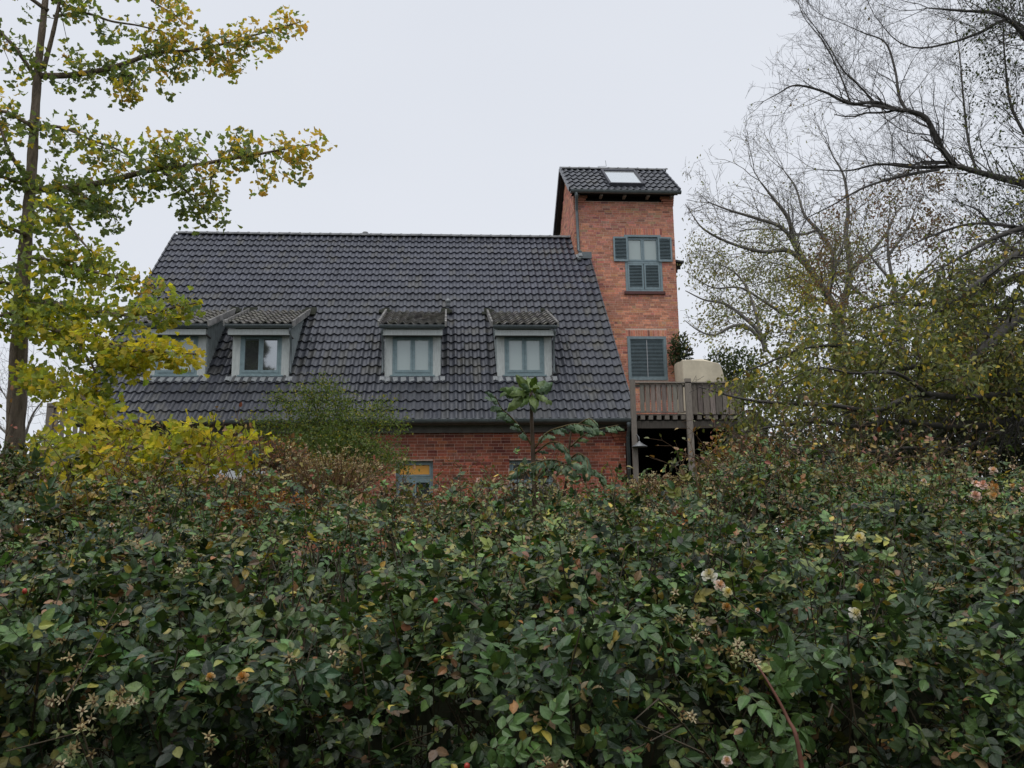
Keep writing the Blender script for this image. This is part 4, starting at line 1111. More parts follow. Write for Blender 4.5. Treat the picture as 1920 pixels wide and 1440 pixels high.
def glimb(pl, r0, r1, wr, dens, palf, size=.078, drop=.1, part=True):
    P = [at(*p) for p in pl]
    m2, S, rr = limb_mesh(P, r0, r1, 7); m2.build('limb', M['bark_ginkgo'], gk, True)
    L = np.cumsum(np.r_[0, np.linalg.norm(np.diff(S, axis=0), axis=1)]); n = int(L[-1]/.045)
    for i in range(n):
        t = (i+random.random())/n; l = t*L[-1]; q = np.array([np.interp(l, L, S[:, k]) for k in range(3)])
        if t < .06 or (pl[0][0] < 90 and pl[-1][0] > 90 and q[0] < at(pl[0][0]+26, pl[0][1], pl[0][2])[0]): continue
        w_ = np.interp(t, wr[0], wr[1])
        if random.random() > dens: continue
        off = np.array([random.gauss(0, .5), random.gauss(0, .85), random.gauss(-drop, .50)])*w_
        if random.random() < .25: off *= 1.5
        p = q+off; pal, wt = palf(t)
        gsegs.append((*q, *(q+off*.8), .005, .0025))
        gclump(p, .085*random.uniform(.7, 1.2), random.randint(13, 26), pal, wt, size)
ug = lambda t: ((green, dkg, lime, yel, ora), (6*(1-t)+1.0, 3*(1-t)+.4, 1.4, .4+1.8*t*t, .25+6*t**3))
lg = lambda t: ((green, lime, yel, dkg, ora), (4*(1-t)+.4, 6, .8+2.0*t, 1.6*(1-t), .9*t**4))
yg = lambda t: ((lime, yel, green, (.36, .37, .045), ora), (4.0*(1-t)+.8, 1.8+3*t, 1.2*(1-t), 4, .05))
glimb([(76, 142, 7.65), (140, 140, 7.7), (215, 125, 7.8), (290, 100, 7.9), (350, 95, 7.9), (420, 82, 7.9), (490, 62, 7.95), (560, 42, 8.0)], .030, .006, ([0, .25, .6, 1], [.03, .16, .19, .06]), .95, ug)
glimb([(215, 125, 7.8), (240, 140, 7.8), (262, 172, 7.7)], .012, .005, ([0, 1], [.08, .09]), .95, ug)
glimb([(385, 92, 7.9), (420, 108, 7.9), (432, 128, 7.9)], .010, .004, ([0, 1], [.07, .06]), 1, lambda t: ug(.9))
glimb([(310, 105, 7.85), (325, 125, 7.85), (330, 148, 7.85)], .010, .004, ([0, 1], [.07, .06]), 1, lambda t: ug(.8))
glimb([(82, 130, 7.7), (100, 60, 7.6), (112, 0, 7.55), (120, -60, 7.5)], .024, .01, ([0, 1], [.16, .3]), .8, ug)
glimb([(100, 30, 7.7), (160, 25, 7.7), (210, 40, 7.75), (260, 48, 7.8), (310, 62, 7.8), (350, 80, 7.8)], .014, .005, ([0, .5, 1], [.1, .14, .1]), .62, ug)
glimb([(95, 0, 7.7), (170, -30, 7.7), (240, -35, 7.8), (290, 5, 7.8), (330, 30, 7.8), (342, 45, 7.8)], .016, .005, ([0, .5, 1], [.1, .13, .1]), .85, ug)
glimb([(60, 355, 7.6), (130, 352, 7.55), (200, 340, 7.5), (280, 320, 7.5), (350, 312, 7.5), (420, 300, 7.55), (480, 290, 7.6), (540, 278, 7.6), (592, 270, 7.6)], .034, .006, ([0, .2, .5, .8, 1], [.05, .2, .24, .17, .09]), 1, ug, drop=.0)
glimb([(70, 235, 7.6), (120, 240, 7.5), (170, 262, 7.45), (220, 280, 7.4), (250, 300, 7.4)], .016, .006, ([0, 1], [.15, .15]), .7, ug)
glimb([(300, 318, 7.5), (345, 355, 7.45), (375, 385, 7.4), (402, 405, 7.4)], .014, .004, ([0, 1], [.13, .07]), 1, lambda t: ug(.1))
glimb([(415, 302, 7.5), (395, 340, 7.5), (400, 372, 7.5)], .010, .004, ([0, 1], [.1, .07]), 1, lambda t: ug(.75))
glimb([(425, 300, 7.55), (440, 262, 7.55), (446, 242, 7.55)], .010, .003, ([0, 1], [.1, .05]), .9, ug)
glimb([(300, 318, 7.5), (312, 272, 7.5), (318, 250, 7.5)], .008, .003, ([0, 1], [.08, .04]), .9, ug)
glimb([(120, 352, 7.5), (165, 372, 7.4), (200, 395, 7.35), (225, 410, 7.3)], .012, .004, ([0, 1], [.08, .05]), .8, lambda t: ug(.05))
glimb([(55, 380, 7.5), (105, 395, 7.3), (135, 430, 7.2), (165, 465, 7.1), (188, 482, 7.1)], .016, .006, ([0, 1], [.11, .12]), .95, lg)
glimb([(48, 480, 7.5), (100, 490, 7.2), (160, 505, 7.0), (220, 520, 6.9), (260, 528, 6.9), (300, 545, 6.9)], .018, .005, ([0, .6, 1], [.14, .09, .03]), .95, lg, size=.080)
glimb([(44, 560, 7.5), (100, 570, 7.1), (160, 578, 6.8), (220, 590, 6.7), (290, 585, 6.6), (330, 575, 6.6), (368, 568, 6.6)], .026, .006, ([0, .5, .75, 1], [.15, .13, .07, .04]), 1, lg, size=.080)
glimb([(42, 600, 7.5), (110, 620, 6.9), (180, 632, 6.6), (240, 655, 6.4), (300, 660, 6.3), (368, 664, 6.3)], .024, .006, ([0, .5, .7, 1], [.11, .10, .07, .035]), 1, yg, size=.080)
glimb([(200, 640, 6.5), (235, 680, 6.4), (258, 690, 6.4)], .010, .004, ([0, 1], [.10, .06]), 1, yg)
glimb([(150, 650, 6.7), (175, 690, 6.6), (180, 725, 6.6), (190, 770, 6.5)], .010, .004, ([0, 1], [.07, .07]), .9, lg)
glimb([(38, 690, 7.4), (90, 715, 6.8), (140, 738, 6.5), (190, 770, 6.3), (230, 800, 6.1), (262, 808, 6.0)], .022, .008, ([0, .3, .5, 1], [.02, .045, .065, .06]), .9, yg, size=.075)
glimb([(60, 850, 6.7), (120, 850, 6.3), (200, 842, 5.9), (290, 838, 5.8), (370, 832, 5.7), (430, 838, 5.7), (492, 818, 5.7)], .022, .006, ([0, .35, .75, 1], [.11, .18, .15, .06]), 1, yg, size=.078)
glimb([(110, 870, 6.2), (190, 866, 5.8), (270, 870, 5.7), (350, 868, 5.6), (405, 870, 5.6)], .014, .005, ([0, .6, 1], [.16, .18, .1]), 1, yg, size=.085)
glimb([(300, 835, 5.8), (335, 812, 5.75), (372, 806, 5.7)], .008, .004, ([0, 1], [.1, .1]), 1, yg, size=.085)
glimb([(170, 860, 5.8), (190, 920, 5.4), (175, 960, 5.2)], .010, .004, ([0, 1], [.18, .10]), .7, lambda t: ((yel, ora, lime), (2, 1.2, 1)), size=.08)
for pl in ([(70, 150, 7.65), (20, 80, 7.6), (-40, 30, 7.6), (-120, 0, 7.5)], [(66, 240, 7.6), (10, 210, 7.5), (-60, 200, 7.4)], [(58, 345, 7.6), (20, 290, 7.4), (0, 240, 7.3), (-40, 150, 7.3)],
           [(57, 350, 7.6), (0, 330, 7.5), (-90, 300, 7.4)], [(50, 440, 7.5), (10, 425, 7.4), (-60, 400, 7.2)], [(42, 540, 7.5), (5, 530, 7.2), (-60, 530, 7.1)], [(40, 575, 7.5), (10, 590, 7.1), (-60, 600, 6.9)], [(90, 20, 7.7), (30, -20, 7.6), (-30, -40, 7.6)]):
    glimb([(a, b, c) for a, b, c in pl], .022, .006, ([0, .5, 1], [.05, .17, .22]), .75, ug if pl[0][1] < 400 else lg)
GC, GD, GS, GCOL = map(np.concatenate, (GC, GD, GS, GCOL))
# the lower leaves are hung from the limbs: drop the few that strayed over the trunk foot
nr_ = rndunit(len(GC))*.8+np.array([0, -.45, .35]); GR = frames(GD, nr_)
twigmesh(gk, gsegs, M['bark_ginkgo'], 'spur_shoots')
half = RG.random(len(GC)) < .5
foliage(gk, 'foliage', M['gleaf'], GK, GC[half], GR[half], GS[half], GCOL[half], nobj=150)
foliage(gk, 'foliage', M['gleaf'], GK2, GC[~half], GR[~half], GS[~half], GCOL[~half], nobj=150)

# ------------------------------------------------------------------ bare and half-bare trees at the right
PB = dict(step=[.30, .16, .10, .08], wob=.15, up=.02, ratio=.60, angle=42, every=[.30, .125, .10, .09], maxl=4, leaf=3, rmin=.0022, kup=.18)
def limb_tree(name, label, base, trunkpts, limbs, par, mat, every, L, kmain=10):
    r = empty(name, base); tag(r, label, 'tree')
    if trunkpts:
        m2, S, rr = limb_mesh(trunkpts[0], trunkpts[1], trunkpts[2], 12); m2.build('trunk', mat, r, True)
    segs = []; tips = []
    for pl, r0, r1 in limbs:
        if name == 'bare_tree': r0 *= .82; r1 *= .6
        P = [at(*p) for p in pl]; m2, S, rr = limb_mesh(P, r0, r1, 8); m2.build('limb', mat, r, True)
        kids_along(segs, tips, S, rr, par, every, L)
        for _ in range(3): grow(segs, tips, Vector(S[-1]), (Vector(S[-1])-Vector(S[-3])).normalized()+rvec(.2), L*.8, rr[-1]*.85, 1, par)
    return r, segs, tips
# big bare-limbed tree, trunk off to the right
D = 12.0
tb0 = at(2080, 700, D)
T1, sg1, tp1 = limb_tree('bare_tree', 'big dark bare-limbed tree leaning in from the right edge', (tb0[0], D, GZ),
    ([(tb0[0], D, GZ-.1), tuple(at(2085, 600, D)), tuple(at(2060, 400, D)), tuple(at(2000, 150, D)), tuple(at(1970, -60, D))], .26, .10),
    [([(2060, 400, D), (1990, 368, D), (1920, 345, 11.9), (1850, 327, 11.8), (1790, 310, 11.7)], .085, .062),
     ([(1790, 310, 11.7), (1760, 270, 11.6), (1738, 224, 11.5), (1708, 209, 11.4), (1682, 206, 11.3)], .058, .046),
     ([(1682, 206, 11.3), (1642, 192, 11.2), (1592, 194, 11.0), (1545, 172, 10.9), (1492, 160, 10.8), (1460, 175, 10.8), (1432, 190, 10.7)], .036, .008),
     ([(1700, 208, 11.4), (1686, 180, 11.5), (1678, 130, 11.7), (1660, 80, 11.8), (1620, 62, 11.9), (1570, 40, 12)], .032, .008),
     ([(1640, 192, 11.2), (1610, 160, 11.1), (1580, 130, 11), (1550, 80, 11), (1520, 40, 10.9), (1495, 5, 10.9)], .018, .006),
     ([(1595, 194, 11), (1575, 140, 11.2), (1545, 80, 11.3), (1505, 28, 11.4), (1494, -20, 11.4)], .016, .006),
     ([(1790, 312, 11.7), (1720, 314, 11.9), (1650, 308, 12.1), (1590, 320, 12.3), (1530, 318, 12.4)], .040, .010),
     ([(1760, 318, 11.7), (1690, 330, 11.4), (1620, 352, 11.2), (1560, 385, 11.0), (1500, 415, 10.9)], .030, .008),
     ([(1830, 320, 11.8), (1815, 260, 12.2), (1806, 180, 12.4), (1800, 110, 12.6), (1790, 40, 12.7)], .028, .010),
     ([(2020, 180, D), (1940, 90, 11.8), (1880, 30, 11.6), (1800, 20, 11.5), (1740, 15, 11.4)], .060, .015),
     ([(2000, 120, D), (1900, 40, 12.4), (1840, 60, 12.6), (1790, 78, 12.8), (1725, 90, 12.9), (1680, 75, 13), (1640, 30, 13)], .040, .010),
     ([(1985, 60, D), (1930, -10, 12), (1860, -60, 12)], .05, .02),
     ([(2050, 360, D), (1960, 300, 12.6), (1900, 210, 12.8), (1885, 120, 12.9), (1880, 30, 13)], .05, .015),
     ([(2070, 480, D), (1980, 440, 11.6), (1900, 425, 11.4), (1820, 420, 11.3), (1740, 445, 11.2), (1690, 470, 11.1)], .050, .010),
     ([(2075, 520, D), (1980, 500, 11.4), (1900, 470, 11), (1840, 400, 10.8), (1800, 380, 10.8)], .040, .010)],
    PB, M['bark_dark'], .085, 1.2)
# shoots: long fine upright water shoots on the outer limbs
lk1 = lambda u, v: ((v > 150) & (v < 225) & (u > 1400)) | (u > 1432+38*np.sin(v*.045)+22*np.sin(v*.13+1)+.18*np.maximum(0, 190-v)+.12*np.maximum(0, v-330))
twigmesh(T1, sg1, M['bark_dark'], keep=lk1)
tp1 = np.array(tp1); tp1 = tp1[lk1(*project(tp1[:, :3])[:2])]
def leaves_on(parent, tips, n, size, pal, wts, T, mat, keep=None, nobj=0, spread=.03, droop=.5, name='foliage', leafname='leaf', pure=None):
    A = np.asarray(tips); 
    if keep is not None: A = A[keep(A)]
    if len(A) == 0: return
    i = RG.integers(0, len(A), n); C = A[i, :3]+RG.normal(0, spread, (n, 3)); d = A[i, 3:6]*.5+rndunit(n)*.8+np.array([0, 0, -droop])
    S = size*RG.uniform(.55, 1.2, n); cols = jitter(pick(pal, wts, n), .18)
    if pure is not None:
        ph = np.array([mnoise.noise(Vector(c)*pure) for c in C]); cols = cols*(1+.35*np.clip(ph, -1, 1))[:, None]
    R = frames(d, rndunit(n)*.7+np.array([0, -.35, .6]))
    return foliage(parent, name, mat, T, C, R, S, cols, nobj, leafname)
ivyk = lambda A: (project(A[:, :3])[0] > 1800)
leaves_on(T1, tp1, 5200, .055, [(.035, .05, .02), (.08, .10, .03), (.03, .04, .02)], [4, 2, 3], ELL, M['tleaf'], keep=ivyk, nobj=150, spread=.10)
leaves_on(T1, tp1, 220, .05, [(.16, .17, .04), (.2, .15, .05)], [1, 1], ELL, M['tleaf'], spread=.05, name='last_leaves')

# pale half-bare tree behind the deck
D = 30.0
PM = dict(step=[.7, .38, .26, .2], wob=.18, up=.02, ratio=.62, angle=42, every=[.55, .30, .24, .2], maxl=4, leaf=3, rmin=.0075, kup=.10, thick=4)
q = at(1578, 640, D)
T2, sg2, tp2 = limb_tree('pale_tree', 'pale half-bare tree with forked trunk rising behind the timber deck', (q[0], D, GZ),
    ([(q[0]+.4, D, GZ-.1), (q[0]+.2, D, 5), tuple(at(1577, 650, D)), tuple(at(1572, 588, D))], .34, .22),
    [([(1572, 590, D), (1548, 548, 29.6), (1515, 500, 29.3), (1490, 455, 29), (1478, 410, 28.8), (1450, 372, 28.6), (1425, 340, 28.5)], .17, .025),
     ([(1572, 590, D), (1588, 545, 30.4), (1594, 500, 30.6), (1586, 445, 31), (1590, 390, 31), (1582, 330, 31.2), (1560, 290, 31.2)], .16, .025),
     ([(1550, 550, 29.6), (1563, 508, 30), (1560, 470, 30.4), (1534, 432, 30.6), (1508, 402, 30.8), (1492, 352, 31), (1470, 320, 31)], .12, .02),
     ([(1515, 500, 29.3), (1478, 470, 29), (1430, 472, 28.7), (1370, 456, 28.3), (1320, 430, 28), (1296, 400, 28)], .10, .015),
     ([(1594, 505, 30.6), (1628, 478, 30.8), (1660, 440, 31), (1680, 400, 31.2)], .10, .03),
     ([(1560, 570, 29.8), (1520, 560, 29), (1480, 590, 28.4), (1440, 570, 28), (1390, 540, 27.6), (1340, 540, 27.3), (1300, 520, 27)], .08, .015),
     ([(1500, 480, 29.2), (1470, 430, 28.6), (1420, 410, 28.2), (1370, 395, 28), (1330, 380, 28)], .09, .02),
     ([(1530, 432, 30.6), (1500, 440, 30.8), (1455, 430, 31), (1400, 430, 31.2)], .06, .02)],
    PM, M['bark_grey'], .32, 2.7)
q = at(1440, 700, 26)
for pl, r0, r1 in [([(1436, 660, 26), (1425, 625, 26), (1395, 595, 26), (1360, 570, 26), (1320, 562, 26), (1285, 545, 26)], .09, .015),
                   ([(1430, 640, 26), (1400, 612, 26), (1372, 612, 26), (1340, 628, 26), (1310, 620, 26), (1283, 600, 26)], .07, .012),
                   ([(1425, 625, 26), (1415, 580, 26.5), (1395, 530, 27), (1360, 500, 27), (1310, 490, 27)], .06, .012)]:
    P = [at(*p) for p in pl]; m2, S, rr = limb_mesh(P, r0, r1, 8); m2.build('limb', M['bark_grey'], T2, True); kids_along(sg2, tp2, S, rr, PM, .4, 2.0)
twigmesh(T2, sg2, M['bark_grey'], keep=lambda u, v: u > 1282+np.maximum(0, 22*np.sin(v*.06)+14*np.sin(v*.17)))
tp2 = [t_ for t_ in tp2 if project(np.array(t_[:3]))[0] > 1284+max(0, 20*math.sin(t_[2]*2.1)+14*math.sin(t_[2]*6.3))]
lowk = lambda A: (project(A[:, :3])[1] > 460+50*np.sin(A[:, 0]*2)) & (project(A[:, :3])[0] < 1680)
leaves_on(T2, tp2, 8500, .11, [(.21, .225, .10), (.27, .26, .09), (.17, .19, .09), (.21, .17, .11)], [4, 2, 3, 1], ELL, M['tleaf'], keep=lowk, spread=.18, pure=.5)  # leaf colours raised to paint in the veil of distance
leaves_on(T2, tp2, 1500, .085, [(.22, .23, .12), (.22, .20, .12)], [2, 1], ELL, M['tleaf'], spread=.12, name='sparse_foliage')
# a yellow clump where the trunk forks
u, v, _ = project(np.array(tp2)[:, :3]); sel = (np.abs(u-1520) < 45) & (np.abs(v-545) < 38)
leaves_on(T2, np.array(tp2)[sel], 900, .13, [(.36, .30, .04), (.28, .26, .05)], [2, 1], ELL, M['tleaf'], spread=.2, name='yellow_clump')

# russet tree further right and dark shrubs behind
D = 20.0
q = at(1700, 700, D)
T3, sg3, tp3 = limb_tree('russet_tree', 'thin russet-leaved tree standing between the pale tree and the crab apple', (q[0], D, GZ),
    ([(q[0], D, GZ-.1), (q[0], D, 3.5), tuple(at(1690, 640, D)), tuple(at(1680, 560, D)), tuple(at(1665, 470, D)), tuple(at(1668, 390, D))], .12, .010),
    [([(1688, 620, D), (1650, 580, D), (1610, 550, D), (1585, 530, D)], .05, .015), ([(1682, 570, D), (1720, 520, D), (1760, 480, D)], .05, .015),
     ([(1675, 530, D), (1640, 490, D), (1615, 450, D)], .04, .012), ([(1665, 480, D), (1700, 430, D), (1720, 380, D)], .04, .012), ([(1690, 640, D), (1740, 610, D), (1790, 570, D), (1840, 520, D)], .05, .015), ([(1690, 650, D), (1640, 640, D), (1590, 620, D)], .05, .015)],
    dict(PM, step=[.4, .25, .16, .12], every=[.35, .22, .15, .15], rmin=.005), M['bark_grey'], .25, 1.5)
twigmesh(T3, sg3, M['bark_grey'])
leaves_on(T3, tp3, 6500, .085, [(.16, .09, .05), (.13, .07, .045), (.12, .12, .04), (.2, .15, .05)], [4, 3, 3, 1], ELL, M['tleaf'], spread=.12, pure=.8)

# ------------------------------------------------------------------ crab apple: the big yellow-green crown at the right
D = 9.0
q = at(1990, 780, D)
PC = dict(step=[.22, .12, .09, .07], wob=.15, up=-.005, ratio=.62, angle=45, every=[.20, .13, .10, .08], maxl=3, leaf=2, rmin=.0022, kup=.02)
T4, sg4, tp4 = limb_tree('crab_apple_tree', 'spreading crab apple with small yellow-green leaves hanging over the hedge at the right', (q[0], D, float(gz(D))),
    ([(q[0]+.2, D, float(gz(D))-.1), tuple(at(1990, 800, D)), tuple(at(1985, 700, D)), tuple(at(2000, 560, D)), tuple(at(1990, 440, D))], .15, .07),
    [([(1990, 560, D), (1920, 585, 8.6), (1862, 640, 8.3), (1800, 690, 8.2), (1740, 685, 8.2), (1690, 690, 8.2)], .07, .030),
     ([(1700, 688, 8.2), (1652, 672, 8.3), (1618, 655, 8.4), (1560, 648, 8.5), (1500, 655, 8.6), (1440, 680, 8.7), (1390, 700, 8.8)], .028, .007),
     ([(1985, 700, D), (1900, 735, 8.2), (1800, 745, 7.8), (1720, 740, 7.6), (1640, 770, 7.5), (1560, 760, 7.5), (1450, 755, 7.6), (1380, 745, 7.7), (1310, 725, 7.8)], .04, .006),
     ([(1990, 500, D), (1900, 520, 9.4), (1820, 560, 9.8), (1740, 570, 10), (1660, 570, 10.2), (1580, 600, 10.3), (1500, 620, 10.4)], .05, .010),
     ([(1990, 450, D), (1920, 470, 8.6), (1850, 520, 8.3), (1790, 560, 8.1), (1730, 610, 8), (1680, 640, 8)], .045, .010),
     ([(1985, 720, D), (1880, 790, 8.4), (1780, 800, 8.2), (1680, 790, 8.1), (1600, 800, 8.1), (1530, 790, 8.2), (1450, 800, 8.3), (1395, 810, 8.4)], .04, .007),
     ([(1985, 740, D), (1900, 800, 9.2), (1800, 840, 9.4), (1700, 840, 9.5), (1600, 850, 9.6), (1500, 840, 9.7)], .035, .008),
     ([(1990, 480, D), (1940, 430, 8.8), (1880, 440, 8.6), (1820, 470, 8.5), (1770, 500, 8.4)], .04, .010),
     ([(1850, 650, 8.3), (1800, 620, 8.9), (1730, 630, 9.3), (1660, 620, 9.6), (1590, 680, 9.8), (1530, 700, 9.9), (1450, 720, 10)], .028, .008),
     ([(1985, 650, D), (1900, 680, 9.6), (1800, 700, 10), (1700, 720, 10.4), (1600, 730, 10.6), (1500, 740, 10.8), (1420, 690, 10.9)], .04, .008),
     ([(1740, 740, 7.6), (1680, 700, 7.4), (1600, 700, 7.3), (1530, 690, 7.3), (1470, 720, 7.3)], .02, .005)],
    PC, M['bark_dark'], .10, .85)
lk4 = lambda u, v: (u > 1372+25*np.sin(v*.05)-60*(v > 712)*(v < 742)+25*(v > 640)*(v < 705))
twigmesh(T4, sg4, M['bark_dark'], keep=lk4)
tp4 = np.array(tp4); u, v, _ = project(tp4[:, :3])
den = np.clip(1.15-np.abs(v-690)/240, .12, 1)*np.where(u > 1760, .95, 1)*np.where(v > 790, .30, 1)*np.where((v > 770) & (u > 1600), .35, 1)*np.clip((u-1300)/160, 0, 1)*lk4(u, v)
sel = RG.random(len(tp4)) < den
palC = [(.16, .175, .06), (.11, .13, .048), (.26, .255, .07), (.48, .38, .06), (.07, .085, .035), (.13, .09, .05)]
leaves_on(T4, tp4[sel], 22000, .058, palC, [5, 5, 2.6, 1.2, 2.5, 1.2], ELL, M['tleaf'], nobj=300, spread=.045, droop=.55, pure=1.1)

# distant bare twigs low at the left
D = 34.0
q = at(40, 860, D)
T5, sg5, tp5 = limb_tree('distant_tree', 'faint bare tree far behind the ginkgo trunk', (q[0], D, GZ), ([(q[0], D, GZ-.1), tuple(at(40, 860, D)), tuple(at(44, 800, D))], .15, .08),
    [([(44, 830, D), (60, 780, D), (85, 745, D)], .06, .02), ([(44, 820, D), (25, 770, D), (5, 735, D)], .06, .02), ([(44, 800, D), (50, 750, D), (48, 710, D)], .05, .02), ([(40, 840, D), (100, 800, D), (130, 770, D)], .05, .02), ([(40, 840, D), (-10, 790, D), (-60, 730, D)], .05, .02)],
    dict(PM, rmin=.006), M['bark_grey'], .45, 2.2)
twigmesh(T5, sg5, M['bark_grey'])
# the tree behind the photographer that the dormer panes mirror
D = -9.0
T6 = empty('garden_tree', (-12.5, D, 0)); tag(T6, 'leafy tree behind the viewer mirrored in the second dormer window', 'tree')
m2 = MB(); m2.tube([(-12.5, D, -.1), (-12.4, D, 6), (-12.3, D, 15)], [.25, .18, .05], 10); m2.build('trunk', M['bark_dark'], T6, True)
n = 15000; ph = RG.random(n)*6.28; zz = 4+RG.random(n)*11.5; ww = (.35+1.5*np.abs(np.sin(zz*1.9)))*(RG.random(n)**.5)*np.clip((17-zz)/6, .2, 1)
C = np.stack([-12.35+np.cos(ph)*ww, D+np.sin(ph)*ww, zz-.15*ww], 1)
foliage(T6, 'foliage', M['tleaf'], TINY, C, frames(rndunit(n), rndunit(n)), np.full(n, .30), jitter(np.tile((.05, .07, .025), (n, 1))))

# unseen tall hedge added behind the viewer to darken the rose hedge front
T7 = empty('light_block_hedge', (0, -6.5, 0)); tag(T7, 'tall unseen hedge added behind the viewer to block low sky light', 'hedge')
n = 26000; C = np.stack([RG.uniform(-22, 22, n), -6.5+RG.choice([-1, 1], n)*(.9+RG.random(n)*.3), RG.uniform(0, 6.2, n)], 1); k = RG.random(n) < .2; C[k, 1] = RG.uniform(-7.6, -5.4, k.sum()); C[k, 2] = 6.2+RG.normal(0, .12, k.sum())
foliage(T7, 'foliage', M['tleaf'], TINY, C, frames(rndunit(n), rndunit(n)+np.array([0, 1., .3])), np.full(n, .26), jitter(pick([(.05, .06, .025), (.10, .07, .03)], [3, 1], n)))
m2 = MB(); m2.box((-22, -7.2, 0), (22, -5.8, 5.9)); m2.build('stems', M['shadetimber'], T7)  # solid black core that stops low sky light
# ------------------------------------------------------------------ shrubs
def shrub(name, label, cat, cu, cv, Y, ru, rv, rd, n, size, pal, wts, T, mat, nobj=0, stems=14, power=.5, shape=None, group=None, dirup=.3, stemcol=(.8, .8, .8), mask=None, pure=2.0, rough=1.0):
    c = at(cu, cv, Y); k = Y/FPX*1.01; rx, rz = ru*k, rv*k
    r = empty(name, (c[0], Y, float(gz(Y)))); tag(r, label, cat, group)
    v = rndunit(n)*(RG.random((n, 1))**power)
    if shape == 'dome': v[:, 2] = np.abs(v[:, 2])*1.0
    C = c+v*np.array([rx, rd, rz])
    nzv = np.array([mnoise.noise(Vector(p)*2.2/max(rx, .3)) for p in C]); C = C+(nzv*.28*rough)[:, None]*v*np.array([rx, rd, rz])
    keep = RG.random(n) < np.clip(.85+.9*rough*np.array([mnoise.noise(Vector(p)*3.1/max(rx, .3)+Vector((9, 3, 1))) for p in C]), .15, 1)
    C, v = C[keep], v[keep]; n = len(C)
    d = v*.5+rndunit(n)*.7+np.array([0, 0, dirup]); S = size*RG.uniform(.55, 1.25, n)
    cols = jitter(pick(pal, wts, n), .18)
    if pure: cols = cols*(1+.3*np.array([mnoise.noise(Vector(p)*pure) for p in C]))[:, None]
    foliage(r, 'foliage', mat, T, C, frames(d, rndunit(n)*.6+np.array([0, -.3, .7])), S, cols, nobj)
    segs = []
    for i in range(stems):
        p = Vector((c[0]+random.uniform(-.3, .3)*rx, Y+random.uniform(-.3, .3)*rd, float(gz(Y))-.05)); t = Vector(tuple(C[random.randrange(n)]))
        a = p
        for s_ in range(1, 7):
            f_ = s_/6; q_ = p.lerp(t, f_)+Vector((0, 0, .12*math.sin(f_*3.1)))+rvec(.02); segs.append((*a, *q_, .010*(1.2-f_)+.002, .010*(1.2-f_-.15)+.002)); a = q_
    # fine twigs out to the leaves
    for i in range(min(n, stems*12)):
        a = Vector(tuple(C[random.randrange(n)])); b = a+(Vector((c[0], Y, c[2]-rz*.4))-a)*random.uniform(.15, .4)+rvec(.03); segs.append((*b, *a, .003, .0016))
    twigmesh(r, segs, M['cane'], 'stems', col=stemcol); return r, C
fine = [(.12, .175, .05), (.17, .22, .06), (.075, .115, .04), (.36, .32, .06)]
gs = 'shrubs rising behind the rose hedge'
shrub('feathery_shrub', 'feathery light-green arching shrub in front of the brick wall, left of the amber window', 'shrub', 632, 850, 8.2, 112, 74, .8, 22000, .028, fine, [5, 4, 4, .7], TINY, M['tleaf'], power=.6, rough=2.0, stems=7, stemcol=(.8, 1.1, .6))
for (cu, cv, ru, rv, nn) in ((605, 745, 28, 48, 900), (560, 765, 60, 22, 700), (690, 790, 45, 30, 900), (520, 790, 60, 20, 700), (755, 880, 40, 28, 900)):
    c = at(cu, cv, 8.1)
# wispy sprays of the same shrub
sp = bpy.data.objects.get('feathery_shrub'); CC = []; segs = []
for (pl) in ([(610, 850), (600, 790), (602, 740), (606, 706)], [(600, 830), (570, 780), (540, 755), (510, 742)], [(640, 840), (660, 790), (700, 770), (735, 760)], [(600, 820), (560, 800), (510, 790), (465, 795)], [(670, 840), (700, 850), (735, 862), (765, 872)], [(620, 820), (640, 770), (660, 745)], [(560, 840), (520, 820), (470, 815)], [(680, 800), (720, 790), (760, 800)], [(640, 790), (625, 750), (630, 720)], [(570, 860), (510, 850), (450, 860)], [(600, 800), (585, 750), (560, 730)]):
    S = spline([at(a, b, 8.1+random.uniform(-.2, .2)) for a, b in pl]); 
    for i in range(len(S)-1):
        segs.append((*S[i], *S[i+1], .004, .003)); m_ = 60
        CC.append(S[i]+RG.normal(0, .055, (m_, 3))*np.array([1.2, 1, .9]))
CC = np.concatenate(CC); n = len(CC)
foliage(sp, 'spray_leaves', M['tleaf'], TINY, CC, frames(rndunit(n)+np.array([0, 0, .1]), rndunit(n)*.6+np.array([0, 0, .7])),   .028*RG.uniform(.6, 1.3, n), jitter(pick(fine, [4, 5, 2, 1.2], n)))
twigmesh(sp, segs, M['cane'], 'spray_stems', col=(.8, 1, .6))
rust = [(.20, .085, .04), (.26, .13, .05), (.12, .06, .035), (.3, .22, .08), (.08, .09, .03)]
shrub('russet_shrub', 'rusty brown-leaved shrub right of the carport posts', 'shrub', 1415, 855, 7.6, 62, 34, .35, 2200, .035, rust, [4, 3, 3, 1, 2], ELL, M['tleaf'], power=.4)
shrub('twining_shrub', 'thin russet and yellow leaved twining shrub against the right deck post', 'shrub', 1352, 880, 8.6, 26, 75, .25, 900, .045, [(.22, .10, .045), (.40, .28, .05), (.12, .13, .04)], [3, 1.5, 2], ELL, M['tleaf'], power=.5)
shrub('fresh_green_shrub', 'fresh light-green leafy shrub crowned with pale roses right of the carport', 'shrub', 1450, 915, 6.0, 85, 48, .45, 2600, .050, [(.10, .165, .04), (.07, .12, .035), (.16, .20, .06)], [4, 4, 1], ROSEL, M['leaf'], nobj=60, power=.4)
shrub('amber_shrub', 'amber and red-brown autumn shrub low behind the hedge, left of centre', 'shrub', 500, 960, 5.6, 85, 34, .4, 2600, .035, [(.30, .10, .03), (.38, .17, .04), (.16, .06, .03), (.40, .26, .05)], [4, 3, 2, 1.5], ELL, M['tleaf'], power=.45)
